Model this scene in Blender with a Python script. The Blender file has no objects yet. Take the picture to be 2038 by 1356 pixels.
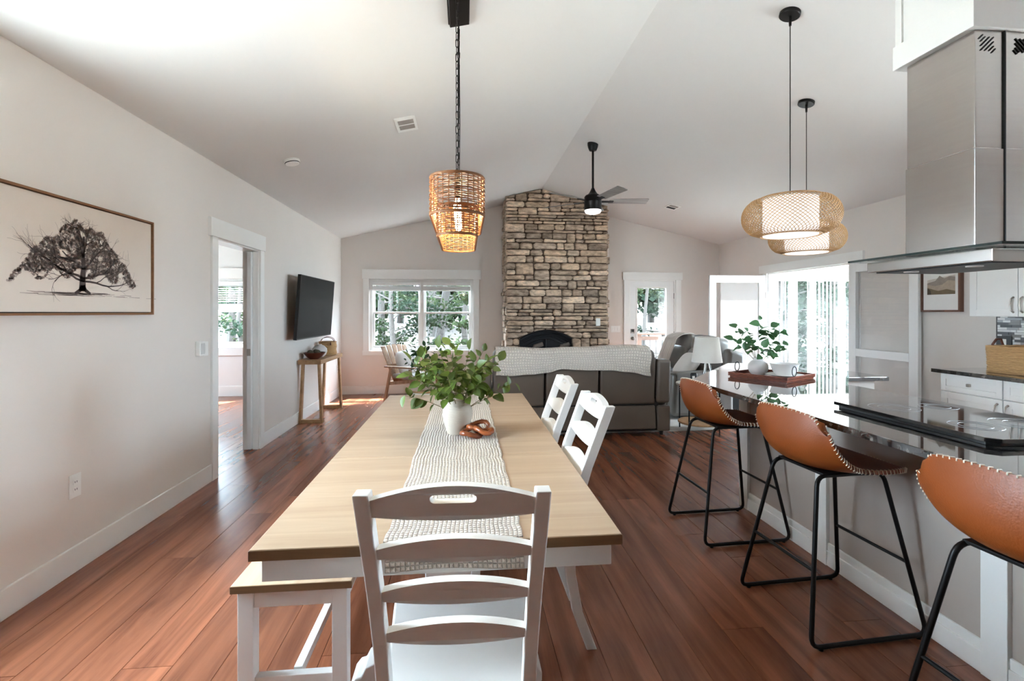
import bpy, bmesh, math, random
from mathutils import Vector, Matrix, Euler, geometry
R = math.radians
random.seed(7)
scene = bpy.context.scene
COL = scene.collection

# ------------------------------------------------------------------ camera
cam_d = bpy.data.cameras.new('camera')
cam = bpy.data.objects.new('camera', cam_d); COL.objects.link(cam)
cam.location = (0, 0, 1.40)
cam.rotation_euler = (R(90), 0, R(-5.535))
cam_d.sensor_fit = 'HORIZONTAL'; cam_d.sensor_width = 36.0
cam_d.lens = 970.0 / 2038.0 * 36.0
cam_d.shift_y = -56.0 / 2038.0
cam_d.clip_start = 0.02; cam_d.clip_end = 200
scene.camera = cam

# ------------------------------------------------------------------ sky, sun, exposure
world = bpy.data.worlds.new('sky'); scene.world = world; world.use_nodes = True
wn = world.node_tree.nodes; wl = world.node_tree.links
wn['Background'].inputs['Color'].default_value = (0.66, 0.84, 1.0, 1)
wn['Background'].inputs['Strength'].default_value = 5.2
sun_d = bpy.data.lights.new('sun', 'SUN'); sun = bpy.data.objects.new('sun', sun_d); COL.objects.link(sun)
sun_d.energy = 7.5; sun_d.angle = R(1.0); sun_d.color = (0.90, 0.96, 1.0)
sun.location = (6, 20, 25)
sun.rotation_euler = Vector((-0.6, -1.0, -1.7)).to_track_quat('-Z', 'Y').to_euler()
scene.view_settings.view_transform = 'Standard'
scene.view_settings.look = 'None'
scene.view_settings.gamma = 1.0
scene.view_settings.use_curve_mapping = False
scene.view_settings.exposure = 3.62
scene.cycles.max_bounces = 7
scene.cycles.diffuse_bounces = 4
scene.cycles.glossy_bounces = 3
scene.cycles.transparent_max_bounces = 12
scene.cycles.sample_clamp_indirect = 6.0
scene.cycles.caustics_reflective = False
scene.cycles.caustics_refractive = False
scene.cycles.use_denoising = True
scene.cycles.use_adaptive_sampling = True
scene.cycles.adaptive_threshold = 0.04

def portal(name, loc, direction, sx, sy):
    d = bpy.data.lights.new(name, 'AREA'); d.shape = 'RECTANGLE'; d.size = sx; d.size_y = sy
    d.cycles.is_portal = True
    o = bpy.data.objects.new(name, d); COL.objects.link(o); o.location = loc
    v = Vector(direction)
    o.rotation_euler = v.to_track_quat('-Z', 'Z').to_euler() if abs(v.z) < .9 else v.to_track_quat('-Z', 'Y').to_euler()
    return o

# ------------------------------------------------------------------ room numbers
XL, XR, YB, YF = -2.10, 4.65, 8.55, -6.0      # inner faces of the walls
EAVE, RIDGE_X, RIDGE_Z, SLOPE = 2.66, 1.25, 3.42, 0.227
def ceil_z(x): return RIDGE_Z - SLOPE * abs(x - RIDGE_X)

# ------------------------------------------------------------------ materials
MATS = {}
def newmat(name):
    m = bpy.data.materials.new(name); m.use_nodes = True
    MATS[name] = m
    return m, m.node_tree.nodes, m.node_tree.links, m.node_tree.nodes['Principled BSDF']
def srgb(r, g, b):
    f = lambda c: (c/255/12.92) if c/255 <= .04045 else ((c/255+.055)/1.055)**2.4
    return (f(r), f(g), f(b), 1)
def mat(name, col, rough=.6, metal=0, var=.06, scale=12, bump=0.0, bscale=60, stretch=(1,1,1), spec=.5, coat=0, emit=None, estr=0, trans=0, sss=0, rnd=0.0):
    """plain surface: base colour with a soft noise variation and optional fine relief"""
    m, n, l, p = newmat(name)
    tc = n.new('ShaderNodeTexCoord'); mp = n.new('ShaderNodeMapping'); mp.inputs['Scale'].default_value = stretch
    l.new(tc.outputs['Object'], mp.inputs['Vector'])
    nz = n.new('ShaderNodeTexNoise'); nz.inputs['Scale'].default_value = scale; nz.inputs['Detail'].default_value = 4
    l.new(mp.outputs['Vector'], nz.inputs['Vector'])
    mr = n.new('ShaderNodeMapRange'); mr.inputs['To Min'].default_value = 1-var; mr.inputs['To Max'].default_value = 1+var
    l.new(nz.outputs['Fac'], mr.inputs['Value'])
    val = mr.outputs['Result']
    if rnd:
        oi = n.new('ShaderNodeObjectInfo'); m2 = n.new('ShaderNodeMapRange')
        m2.inputs['To Min'].default_value = 1-rnd; m2.inputs['To Max'].default_value = 1+rnd
        l.new(oi.outputs['Random'], m2.inputs['Value'])
        mm = n.new('ShaderNodeMath'); mm.operation = 'MULTIPLY'
        l.new(val, mm.inputs[0]); l.new(m2.outputs['Result'], mm.inputs[1]); val = mm.outputs[0]
    vm = n.new('ShaderNodeVectorMath'); vm.operation = 'SCALE'; vm.inputs[0].default_value = col[:3]
    l.new(val, vm.inputs['Scale'])
    l.new(vm.outputs['Vector'], p.inputs['Base Color'])
    p.inputs['Roughness'].default_value = rough; p.inputs['Metallic'].default_value = metal
    p.inputs['Specular IOR Level'].default_value = spec
    if coat: p.inputs['Coat Weight'].default_value = coat; p.inputs['Coat Roughness'].default_value = .05
    if emit: p.inputs['Emission Color'].default_value = emit; p.inputs['Emission Strength'].default_value = estr
    if trans: p.inputs['Transmission Weight'].default_value = trans
    if bump:
        n2 = n.new('ShaderNodeTexNoise'); n2.inputs['Scale'].default_value = bscale; n2.inputs['Detail'].default_value = 3
        l.new(mp.outputs['Vector'], n2.inputs['Vector'])
        b = n.new('ShaderNodeBump'); b.inputs['Strength'].default_value = bump; b.inputs['Distance'].default_value = .01
        l.new(n2.outputs['Fac'], b.inputs['Height']); l.new(b.outputs['Normal'], p.inputs['Normal'])
    return m
def wood(name, c1, c2, rough=.45, axis='Y', scale=1.0, rnd=.12, bump=.15, spec=.5, knots=False):
    """grain stretched along one axis, tone varied per object"""
    m, n, l, p = newmat(name)
    tc = n.new('ShaderNodeTexCoord'); oi = n.new('ShaderNodeObjectInfo')
    sc = n.new('ShaderNodeVectorMath'); sc.operation = 'SCALE'; sc.inputs[0].default_value = (37.1, 53.7, 11.3)
    l.new(oi.outputs['Random'], sc.inputs['Scale'])
    ad = n.new('ShaderNodeVectorMath'); l.new(tc.outputs['Object'], ad.inputs[0]); l.new(sc.outputs['Vector'], ad.inputs[1])
    mp = n.new('ShaderNodeMapping')
    k = {'X': (1.2, 16, 16), 'Y': (16, 1.2, 16), 'Z': (16, 16, 1.2)}[axis]
    mp.inputs['Scale'].default_value = tuple(v*scale for v in k)
    l.new(ad.outputs['Vector'], mp.inputs['Vector'])
    nz = n.new('ShaderNodeTexNoise'); nz.inputs['Scale'].default_value = 1.0; nz.inputs['Detail'].default_value = 7
    nz.inputs['Roughness'].default_value = .62; nz.inputs['Distortion'].default_value = .6
    l.new(mp.outputs['Vector'], nz.inputs['Vector'])
    cr = n.new('ShaderNodeValToRGB'); cr.color_ramp.elements[0].position = .32; cr.color_ramp.elements[1].position = .68
    cr.color_ramp.elements[0].color = c1; cr.color_ramp.elements[1].color = c2
    l.new(nz.outputs['Fac'], cr.inputs['Fac'])
    col = cr.outputs['Color']
    if knots:
        mk = n.new('ShaderNodeMapping'); q = {'X': (1.3, 5, 5), 'Y': (5, 1.3, 5), 'Z': (5, 5, 1.3)}[axis]
        mk.inputs['Scale'].default_value = q
        l.new(ad.outputs['Vector'], mk.inputs['Vector'])
        nk = n.new('ShaderNodeTexNoise'); nk.inputs['Scale'].default_value = 1.3; nk.inputs['Detail'].default_value = 2
        l.new(mk.outputs['Vector'], nk.inputs['Vector'])
        ck = n.new('ShaderNodeValToRGB'); ck.color_ramp.elements[0].position = .66; ck.color_ramp.elements[1].position = .78
        ck.color_ramp.elements[0].color = (1, 1, 1, 1); ck.color_ramp.elements[1].color = (.55, .48, .44, 1)
        l.new(nk.outputs['Fac'], ck.inputs['Fac'])
        mx = n.new('ShaderNodeMix'); mx.data_type = 'RGBA'; mx.blend_type = 'MULTIPLY'; mx.inputs['Factor'].default_value = 1
        l.new(col, mx.inputs['A']); l.new(ck.outputs['Color'], mx.inputs['B']); col = mx.outputs['Result']
    m2 = n.new('ShaderNodeMapRange'); m2.inputs['To Min'].default_value = 1-rnd; m2.inputs['To Max'].default_value = 1+rnd
    l.new(oi.outputs['Random'], m2.inputs['Value'])
    vs = n.new('ShaderNodeVectorMath'); vs.operation = 'SCALE'; l.new(col, vs.inputs[0]); l.new(m2.outputs['Result'], vs.inputs['Scale'])
    l.new(vs.outputs['Vector'], p.inputs['Base Color'])
    p.inputs['Roughness'].default_value = rough; p.inputs['Specular IOR Level'].default_value = spec
    if bump:
        b = n.new('ShaderNodeBump'); b.inputs['Strength'].default_value = bump; b.inputs['Distance'].default_value = .004
        l.new(nz.outputs['Fac'], b.inputs['Height']); l.new(b.outputs['Normal'], p.inputs['Normal'])
    return m
def glass(name, tint=(1, 1, 1, 1), refl=1.0):
    """thin pane: clear transmission plus a Fresnel reflection"""
    m, n, l, p = newmat(name); n.remove(p)
    out = n['Material Output']
    t = n.new('ShaderNodeBsdfTransparent'); t.inputs['Color'].default_value = tint
    g = n.new('ShaderNodeBsdfGlossy'); g.inputs['Roughness'].default_value = .02
    fr = n.new('ShaderNodeLayerWeight'); fr.inputs['Blend'].default_value = .5
    pw = n.new('ShaderNodeMath'); pw.operation = 'POWER'; pw.inputs[1].default_value = 4.0; l.new(fr.outputs['Facing'], pw.inputs[0])
    mu = n.new('ShaderNodeMath'); mu.operation = 'MULTIPLY_ADD'; mu.inputs[1].default_value = .8*refl; mu.inputs[2].default_value = .04*refl
    l.new(pw.outputs[0], mu.inputs[0])
    mx = n.new('ShaderNodeMixShader'); l.new(mu.outputs[0], mx.inputs['Fac'])
    l.new(t.outputs[0], mx.inputs[1]); l.new(g.outputs[0], mx.inputs[2]); l.new(mx.outputs[0], out.inputs['Surface'])
    return m
def leafmat(name, c, rnd=.35, trans=.35, spec=.5):
    m, n, l, p = newmat(name)
    oi = n.new('ShaderNodeObjectInfo'); gi = n.new('ShaderNodeTexCoord')
    nz = n.new('ShaderNodeTexNoise'); nz.inputs['Scale'].default_value = 2.5
    l.new(gi.outputs['Object'], nz.inputs['Vector'])
    a = n.new('ShaderNodeMath'); a.operation = 'ADD'; l.new(oi.outputs['Random'], a.inputs[0]); l.new(nz.outputs['Fac'], a.inputs[1])
    mr = n.new('ShaderNodeMapRange'); mr.inputs['From Min'].default_value = .3; mr.inputs['From Max'].default_value = 1.7
    mr.inputs['To Min'].default_value = 1-rnd; mr.inputs['To Max'].default_value = 1+rnd; l.new(a.outputs[0], mr.inputs['Value'])
    vs = n.new('ShaderNodeVectorMath'); vs.operation = 'SCALE'; vs.inputs[0].default_value = c[:3]; l.new(mr.outputs['Result'], vs.inputs['Scale'])
    l.new(vs.outputs['Vector'], p.inputs['Base Color']); p.inputs['Roughness'].default_value = .45 if spec > .3 else .8; p.inputs['Specular IOR Level'].default_value = spec
    tr = n.new('ShaderNodeBsdfTranslucent'); l.new(vs.outputs['Vector'], tr.inputs['Color'])
    mx = n.new('ShaderNodeMixShader'); mx.inputs['Fac'].default_value = trans
    l.new(p.outputs[0], mx.inputs[1]); l.new(tr.outputs[0], mx.inputs[2]); l.new(mx.outputs[0], n['Material Output'].inputs['Surface'])
    return m

M_wall = mat('wall_paint', srgb(225, 218, 211), .85, var=.015, scale=3, bump=.05, bscale=220)
M_ceil = mat('ceiling_paint', srgb(224, 222, 219), .9, var=.012, scale=3, bump=.04, bscale=260)
M_trim = mat('trim_paint', srgb(236, 235, 231), .35, var=.01)
M_door = mat('door_paint', srgb(232, 232, 230), .4, var=.01)
M_white = mat('chair_white', srgb(232, 229, 224), .45, var=.02, scale=8)
M_cabw = mat('cabinet_white', srgb(236, 235, 232), .35, var=.01)
M_islandp = mat('island_panel_grey', srgb(178, 167, 157), .55, var=.03, scale=4)
M_floor = wood('floor_wood', srgb(98, 54, 36), srgb(156, 96, 67), .27, 'Y', .55, .14, .05, .55, knots=True)
M_oak = wood('table_oak', srgb(168, 140, 113), srgb(188, 163, 136), .38, 'X', .9, .05, .12)
M_oakedge = wood('table_edge_oak', srgb(108, 80, 54), srgb(140, 106, 74), .5, 'X', .9, .05, .12)
M_benchoak = wood('bench_oak', srgb(182, 150, 118), srgb(206, 178, 148), .5, 'Y', .8, .05, .2)
M_console = wood('console_wood', srgb(150, 112, 76), srgb(190, 152, 110), .5, 'Y', .9, .05, .12)
M_chairwood = wood('lounge_wood', srgb(140, 100, 70), srgb(190, 155, 120), .5, 'Z', 1, .05, .1)
M_frameoak = wood('frame_oak', srgb(120, 84, 54), srgb(150, 108, 74), .5, 'Y', 1, .05, .1)
M_framewal = wood('frame_walnut', srgb(84, 54, 40), srgb(124, 84, 66), .5, 'Z', 1, .05, .2)
M_black = mat('black_metal', srgb(26, 25, 25), .42, .6, var=.05)
M_bronze = mat('dark_bronze', srgb(48, 44, 42), .4, .7, var=.08)
M_leather = mat('tan_leather', srgb(136, 67, 25), .42, 0, var=.22, scale=5, bump=.12, bscale=160)
M_stitch = mat('cream_thread', srgb(232, 220, 200), .8)
M_sofa = mat('taupe_leather', srgb(98, 86, 76), .42, 0, var=.10, scale=5, bump=.18, bscale=14)
M_love = mat('grey_leather', srgb(122, 118, 113), .36, 0, var=.08, scale=5, bump=.22, bscale=12)
M_gap = mat('dark_gap', srgb(22, 20, 19), .8)
M_steel = mat('stainless', srgb(190, 186, 182), .24, 1.0, var=.05, scale=3, bump=.02, bscale=30, stretch=(1, 1, 30))
M_nickel = mat('brushed_nickel', srgb(165, 158, 150), .3, 1.0)
M_glassb = mat('cooktop_glass', srgb(14, 14, 15), .04, 0, var=.02, spec=.9, coat=1)
M_clear = glass('window_glass')
M_hoodglass = glass('hood_glass', (.86, .90, .90, 1), 1.0)
M_tv = mat('tv_screen', srgb(24, 24, 25), .5, 0, var=.03, spec=.12)
M_tvb = mat('tv_bezel', srgb(14, 14, 14), .35)
M_ceram = mat('white_ceramic', srgb(174, 161, 146), .75, var=.05, scale=9, bump=.25, bscale=40, stretch=(1, 1, 3))
M_ceram2 = mat('grey_ceramic', srgb(205, 200, 196), .55, var=.04, scale=9)
M_bowlw = mat('bowl_white', srgb(222, 218, 213), .5, var=.03)
M_paper = mat('art_canvas', srgb(222, 211, 200), .9, var=.02, bump=.1, bscale=300)
M_matboard = mat('mat_board', srgb(232, 230, 226), .9, var=.01)
M_inkd = mat('ink_dark', srgb(74, 64, 62), .9, var=.25, scale=40)
M_inkm = mat('ink_mid', srgb(126, 112, 107), .9, var=.25, scale=40)
M_inkl = mat('ink_light', srgb(178, 163, 154), .9, var=.15, scale=40)
M_plastic = mat('white_plastic', srgb(238, 237, 233), .35, var=.01)
M_dark = mat('dark_void', srgb(30, 28, 27), .9)
M_ventg = mat('vent_shade', srgb(150, 142, 136), .8)
M_linen = mat('linen_shade', srgb(226, 220, 210), .9, var=.03, scale=60, bump=.1, bscale=400)
M_pillow = mat('pillow_linen', srgb(226, 222, 216), .9, var=.04, scale=20, bump=.2, bscale=120)
M_darkwood = wood('bowl_wood', srgb(58, 26, 16), srgb(104, 52, 34), .35, 'X', 1, .05, .1)
M_traywood = wood('tray_wood', srgb(96, 42, 26), srgb(150, 78, 52), .35, 'X', 1.2, .05, .1)
M_knot = wood('knot_wood', srgb(96, 42, 20), srgb(170, 92, 48), .3, 'X', 2.2, .1, .3)
M_rattan = mat('brown_rattan', srgb(134, 84, 42), .6, var=.30, scale=60)
M_bamboo = mat('pale_bamboo', srgb(190, 152, 106), .6, var=.12, scale=40)
M_basket = mat('basket_straw', srgb(196, 156, 108), .75, var=.28, scale=26, stretch=(1, 1, 4), bump=.3, bscale=60)
M_strap = mat('leather_strap', srgb(92, 44, 28), .5)
M_bulb = mat('bulb_warm', (1, .85, .6, 1), .4, emit=(1, .85, .55, 1), estr=26)
M_lantern = mat('lantern_diffuser', srgb(245, 242, 236), .7, var=.01, emit=(1, .97, .93, 1), estr=.085)
M_fanlight = mat('fan_diffuser', srgb(240, 238, 235), .5, emit=(1, .97, .93, 1), estr=.16)
M_lantern.cycles.emission_sampling = 'NONE'; M_fanlight.cycles.emission_sampling = 'NONE'
M_leaf = leafmat('leaf_green', srgb(84, 102, 36), .45, .28)
M_leaf2 = leafmat('leaf_dark', srgb(50, 84, 56))
M_leaf3 = leafmat('leaf_euc', srgb(78, 122, 78))
M_stem = mat('stem_brown', srgb(110, 96, 60), .7)
M_stone = None
M_firebox = mat('firebox_black', srgb(24, 25, 30), .45, .3)
M_log = mat('fire_log', srgb(120, 108, 100), .9, var=.3, scale=20)
M_blind = mat('blind_white', srgb(236, 236, 234), .6, var=.01)
M_rug = mat('rug_pale', srgb(196, 190, 182), .95, var=.22, scale=9, bump=.4, bscale=90)
M_bark = mat('bark', srgb(40, 35, 30), .9, var=.35, scale=6, bump=.4, bscale=20, stretch=(4, 4, 1))
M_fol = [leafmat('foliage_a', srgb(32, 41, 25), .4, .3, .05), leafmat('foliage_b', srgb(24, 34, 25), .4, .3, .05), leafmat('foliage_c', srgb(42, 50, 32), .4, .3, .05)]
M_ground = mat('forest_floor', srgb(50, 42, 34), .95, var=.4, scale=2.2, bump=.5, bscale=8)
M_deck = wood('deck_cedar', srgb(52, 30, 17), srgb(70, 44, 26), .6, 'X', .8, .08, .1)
M_siding = mat('outer_siding', srgb(190, 186, 180), .8)

# granite: black speckled, polished
def granite():
    m, n, l, p = newmat('black_granite')
    tc = n.new('ShaderNodeTexCoord')
    nz = n.new('ShaderNodeTexNoise'); nz.inputs['Scale'].default_value = 26; nz.inputs['Detail'].default_value = 8; nz.inputs['Roughness'].default_value = .7
    l.new(tc.outputs['Object'], nz.inputs['Vector'])
    cr = n.new('ShaderNodeValToRGB'); e = cr.color_ramp.elements
    e[0].position = .46; e[0].color = srgb(16, 16, 17); e[1].position = .74; e[1].color = srgb(120, 114, 108)
    l.new(nz.outputs['Fac'], cr.inputs['Fac']); l.new(cr.outputs['Color'], p.inputs['Base Color'])
    p.inputs['Roughness'].default_value = .03; p.inputs['IOR'].default_value = 1.9
    p.inputs['Coat Weight'].default_value = 1.0; p.inputs['Coat IOR'].default_value = 1.7; p.inputs['Coat Roughness'].default_value = .02
    return m
M_granite = granite()
def stone():
    m, n, l, p = newmat('ledge_stone')
    tc = n.new('ShaderNodeTexCoord'); oi = n.new('ShaderNodeObjectInfo')
    sc = n.new('ShaderNodeVectorMath'); sc.operation = 'SCALE'; sc.inputs[0].default_value = (31, 47, 19); l.new(oi.outputs['Random'], sc.inputs['Scale'])
    ad = n.new('ShaderNodeVectorMath'); l.new(tc.outputs['Object'], ad.inputs[0]); l.new(sc.outputs['Vector'], ad.inputs[1])
    mp = n.new('ShaderNodeMapping'); mp.inputs['Scale'].default_value = (1, 1, 2.4); l.new(ad.outputs['Vector'], mp.inputs['Vector'])
    nz = n.new('ShaderNodeTexNoise'); nz.inputs['Scale'].default_value = 9; nz.inputs['Detail'].default_value = 8; nz.inputs['Roughness'].default_value = .65
    l.new(mp.outputs['Vector'], nz.inputs['Vector'])
    c1 = n.new('ShaderNodeValToRGB'); e = c1.color_ramp.elements
    e[0].position = .30; e[0].color = srgb(128, 113, 99); e[1].position = .64; e[1].color = srgb(236, 216, 196)
    l.new(nz.outputs['Fac'], c1.inputs['Fac'])
    c2 = n.new('ShaderNodeValToRGB'); e = c2.color_ramp.elements      # tone of the whole stone
    e[0].position = 0; e[0].color = (.50, .47, .45, 1); e[1].position = 1; e[1].color = (1.25, 1.2, 1.14, 1)
    for pos, c in ((.22, (.70, .64, .58, 1)), (.42, (.86, .77, .67, 1)), (.6, (.74, .70, .67, 1)), (.8, (1.0, .90, .78, 1))):
        x = e.new(pos); x.color = c
    l.new(oi.outputs['Random'], c2.inputs['Fac'])
    mx = n.new('ShaderNodeMix'); mx.data_type = 'RGBA'; mx.blend_type = 'MULTIPLY'; mx.inputs['Factor'].default_value = 1
    l.new(c1.outputs['Color'], mx.inputs['A']); l.new(c2.outputs['Color'], mx.inputs['B'])
    l.new(mx.outputs['Result'], p.inputs['Base Color']); p.inputs['Roughness'].default_value = .88
    b = n.new('ShaderNodeBump'); b.inputs['Strength'].default_value = .55; b.inputs['Distance'].default_value = .012
    l.new(nz.outputs['Fac'], b.inputs['Height']); l.new(b.outputs['Normal'], p.inputs['Normal'])
    return m
M_stone = stone()
M_mortar = mat('mortar', srgb(84, 70, 58), .95, var=.1)
def weave(name, col, sx, sy, strength=.6, dist=.006, rough=.9):
    """waffle / quilt relief from crossed waves"""
    m, n, l, p = newmat(name)
    tc = n.new('ShaderNodeTexCoord'); sp = n.new('ShaderNodeSeparateXYZ'); l.new(tc.outputs['UV'], sp.inputs[0])
    outs = []
    for ax, s in (('X', sx), ('Y', sy)):
        a = n.new('ShaderNodeMath'); a.operation = 'MULTIPLY'; a.inputs[1].default_value = s*math.pi; l.new(sp.outputs[ax], a.inputs[0])
        b = n.new('ShaderNodeMath'); b.operation = 'SINE'; l.new(a.outputs[0], b.inputs[0])
        c = n.new('ShaderNodeMath'); c.operation = 'ABSOLUTE'; l.new(b.outputs[0], c.inputs[0]); outs.append(c.outputs[0])
    mn = n.new('ShaderNodeMath'); mn.operation = 'MINIMUM'; l.new(outs[0], mn.inputs[0]); l.new(outs[1], mn.inputs[1])
    pw = n.new('ShaderNodeMath'); pw.operation = 'POWER'; pw.inputs[1].default_value = .5; l.new(mn.outputs[0], pw.inputs[0])
    b = n.new('ShaderNodeBump'); b.inputs['Strength'].default_value = strength; b.inputs['Distance'].default_value = dist
    l.new(pw.outputs[0], b.inputs['Height']); l.new(b.outputs['Normal'], p.inputs['Normal'])
    mr = n.new('ShaderNodeMapRange'); mr.inputs['To Min'].default_value = .80; mr.inputs['To Max'].default_value = 1.03; l.new(pw.outputs[0], mr.inputs['Value'])
    vs = n.new('ShaderNodeVectorMath'); vs.operation = 'SCALE'; vs.inputs[0].default_value = col[:3]; l.new(mr.outputs['Result'], vs.inputs['Scale'])
    l.new(vs.outputs['Vector'], p.inputs['Base Color']); p.inputs['Roughness'].default_value = rough
    return m
M_runner = weave('runner_waffle', srgb(214, 200, 186), 30, 170, 1.0, .008)
M_quilt = weave('quilt_cotton', srgb(220, 208, 195), 60, 13, .9, .012)
M_throw = weave('throw_cotton', srgb(220, 212, 203), 9, 2, .8, .012)

# ------------------------------------------------------------------ mesh helpers
class MB:
    def __init__(s): s.v = []; s.f = []; s.uv = None
    def add(s, vs, fs):
        o = len(s.v); s.v += [tuple(v) for v in vs]; s.f += [tuple(i+o for i in f) for f in fs]; return s
    def box(s, x0, x1, y0, y1, z0, z1):
        return s.add([(x0,y0,z0),(x1,y0,z0),(x1,y1,z0),(x0,y1,z0),(x0,y0,z1),(x1,y0,z1),(x1,y1,z1),(x0,y1,z1)],
              [(0,3,2,1),(4,5,6,7),(0,1,5,4),(1,2,6,5),(2,3,7,6),(3,0,4,7)])
    def hexa(s, p): return s.add(p, [(0,3,2,1),(4,5,6,7),(0,1,5,4),(1,2,6,5),(2,3,7,6),(3,0,4,7)])
    def bar(s, a, b, w, d, up=(0,0,1)):
        """rectangular bar from a to b, w across, d along 'up'"""
        a, b = Vector(a), Vector(b); t = (b-a).normalized(); u = Vector(up)
        x = t.cross(u)
        if x.length < 1e-4: x = t.cross(Vector((0,1,0)))
        x.normalize(); u = x.cross(t).normalized(); x *= w/2; u *= d/2
        return s.hexa([a-x-u, a+x-u, a+x+u, a-x+u, b-x-u, b+x-u, b+x+u, b-x+u])
    def tube(s, pts, r, n=8, closed=False, cap=True):
        pts = [Vector(p) for p in pts]; N = len(pts); rr = r if isinstance(r, (list, tuple)) else [r]*N
        rings = []; prev = None
        for i, p in enumerate(pts):
            if closed: t = pts[(i+1) % N]-pts[i-1]
            else: t = pts[min(i+1, N-1)]-pts[max(i-1, 0)]
            t.normalize()
            if prev is None:
                a = Vector((0,0,1)) if abs(t.z) < .9 else Vector((1,0,0))
                u = t.cross(a).normalized()
            else:
                u = prev-t*prev.dot(t)
                if u.length < 1e-6: u = t.orthogonal()
                u.normalize()
            prev = u; w = t.cross(u)
            rings.append([p+(u*math.cos(2*math.pi*k/n)+w*math.sin(2*math.pi*k/n))*rr[i] for k in range(n)])
        vs = [v for q in rings for v in q]; fs = []
        for i in range(N if closed else N-1):
            j = (i+1) % N
            for k in range(n): fs.append((i*n+k, i*n+(k+1)%n, j*n+(k+1)%n, j*n+k))
        if cap and not closed:
            fs.append(tuple(range(n-1, -1, -1))); fs.append(tuple((N-1)*n+k for k in range(n)))
        return s.add(vs, fs)
    def lathe(s, prof, c=(0,0,0), n=24, cap0=True, cap1=True, sx=1, sy=1):
        vs = []; fs = []
        for r, z in prof:
            for k in range(n): vs.append((c[0]+r*sx*math.cos(2*math.pi*k/n), c[1]+r*sy*math.sin(2*math.pi*k/n), c[2]+z))
        for i in range(len(prof)-1):
            for k in range(n): fs.append((i*n+k, i*n+(k+1)%n, (i+1)*n+(k+1)%n, (i+1)*n+k))
        if cap0: fs.append(tuple(range(n-1, -1, -1)))
        if cap1: fs.append(tuple((len(prof)-1)*n+k for k in range(n)))
        return s.add(vs, fs)
    def prism(s, poly, axis, a, b):
        """2-D outline extruded along an axis from a to b"""
        n = len(poly)
        def P(p, q): return {'X': (q, p[0], p[1]), 'Y': (p[0], q, p[1]), 'Z': (p[0], p[1], q)}[axis]
        vs = [P(p, a) for p in poly]+[P(p, b) for p in poly]
        fs = [tuple(range(n-1, -1, -1)), tuple(range(n, 2*n))]+[(i, (i+1)%n, n+(i+1)%n, n+i) for i in range(n)]
        return s.add(vs, fs)
    def grid(s, fn, nu, nv, thick=None):
        """sheet fn(u,v)->point; thick gives it a back face"""
        g = [[Vector(fn(i/nu, j/nv)) for i in range(nu+1)] for j in range(nv+1)]
        s.uvs = []
        vs = [p for row in g for p in row]; W = nu+1
        fs = [(j*W+i, j*W+i+1, (j+1)*W+i+1, (j+1)*W+i) for j in range(nv) for i in range(nu)]
        if thick:
            nr = []
            for j in range(nv+1):
                for i in range(nu+1):
                    du = g[j][min(i+1, nu)]-g[j][max(i-1, 0)]; dv = g[min(j+1, nv)][i]-g[max(j-1, 0)][i]
                    q = du.cross(dv); q.normalize(); nr.append(q)
            n0 = len(vs); vs += [vs[k]-nr[k]*thick for k in range(n0)]
            fs += [tuple(n0+i for i in reversed(f)) for f in fs]
            edge = [j*W for j in range(nv+1)]+[nv*W+i for i in range(1, nu+1)]+[j*W+nu for j in range(nv-1, -1, -1)]+[i for i in range(nu-1, 0, -1)]
            for k in range(len(edge)):
                a, b = edge[k], edge[(k+1) % len(edge)]; fs.append((a, b, n0+b, n0+a))
        s.guv = (nu, nv)
        return s.add(vs, fs)
    def xform(s, m):
        s.v = [tuple(m @ Vector(v)) for v in s.v]; return s
    def mesh(s, name, mt, smooth=False, off=(0,0,0), angle=40):
        me = bpy.data.meshes.new(name)
        me.from_pydata([(v[0]-off[0], v[1]-off[1], v[2]-off[2]) for v in s.v], [], s.f)
        bm = bmesh.new(); bm.from_mesh(me); bmesh.ops.recalc_face_normals(bm, faces=bm.faces); bm.to_mesh(me); bm.free()
        if mt: me.materials.append(mt)
        if smooth:
            me.polygons.foreach_set('use_smooth', [True]*len(me.polygons)); me.set_sharp_from_angle(angle=R(angle))
        if hasattr(s, 'guv'):
            nu, nv = s.guv; W = nu+1; N = W*(nv+1); ul = me.uv_layers.new(name='UVMap')
            for lp in me.loops:
                k = lp.vertex_index % N; ul.data[lp.index].uv = ((k % W)/nu, (k//W)/nv)
        me.update(); return me
    def build(s, name, mt, parent=None, bevel=0, smooth=False, seg=2, angle=40):
        off = Vector((0,0,0)); q = parent
        while q is not None: off = off+q.location; q = q.parent
        o = bpy.data.objects.new(name, s.mesh(name, mt, smooth or bevel > .008, off, angle)); COL.objects.link(o)
        if parent is not None: o.parent = parent
        if bevel:
            b = o.modifiers.new('bevel', 'BEVEL'); b.width = bevel; b.segments = seg; b.limit_method = 'ANGLE'; b.angle_limit = R(35)
        return o
def tag(o, label, cat, group=None, kind=None):
    o['label'] = label; o['category'] = cat
    if group: o['group'] = group
    if kind: o['kind'] = kind
    return o
def thing(name, label, cat, loc=(0,0,0), group=None):
    o = bpy.data.objects.new(name, None); COL.objects.link(o); o.location = loc; o.empty_display_size = .05
    return tag(o, label, cat, group)
def struct(name, label, cat, loc=None):
    o = bpy.data.objects.new(name, None); COL.objects.link(o); o.location = loc or (0,0,0); o.empty_display_size = .05
    return tag(o, label, cat, None, 'structure')
def smesh(mb, name, mt, label, cat, bevel=0):
    o = mb.build(name, mt, None, bevel); return tag(o, label, cat, None, 'structure')
def box(name, mt, parent, x0, x1, y0, y1, z0, z1, bevel=0, seg=2):
    return MB().box(min(x0,x1), max(x0,x1), min(y0,y1), max(y0,y1), min(z0,z1), max(z0,z1)).build(name, mt, parent, bevel, seg=seg)
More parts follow.
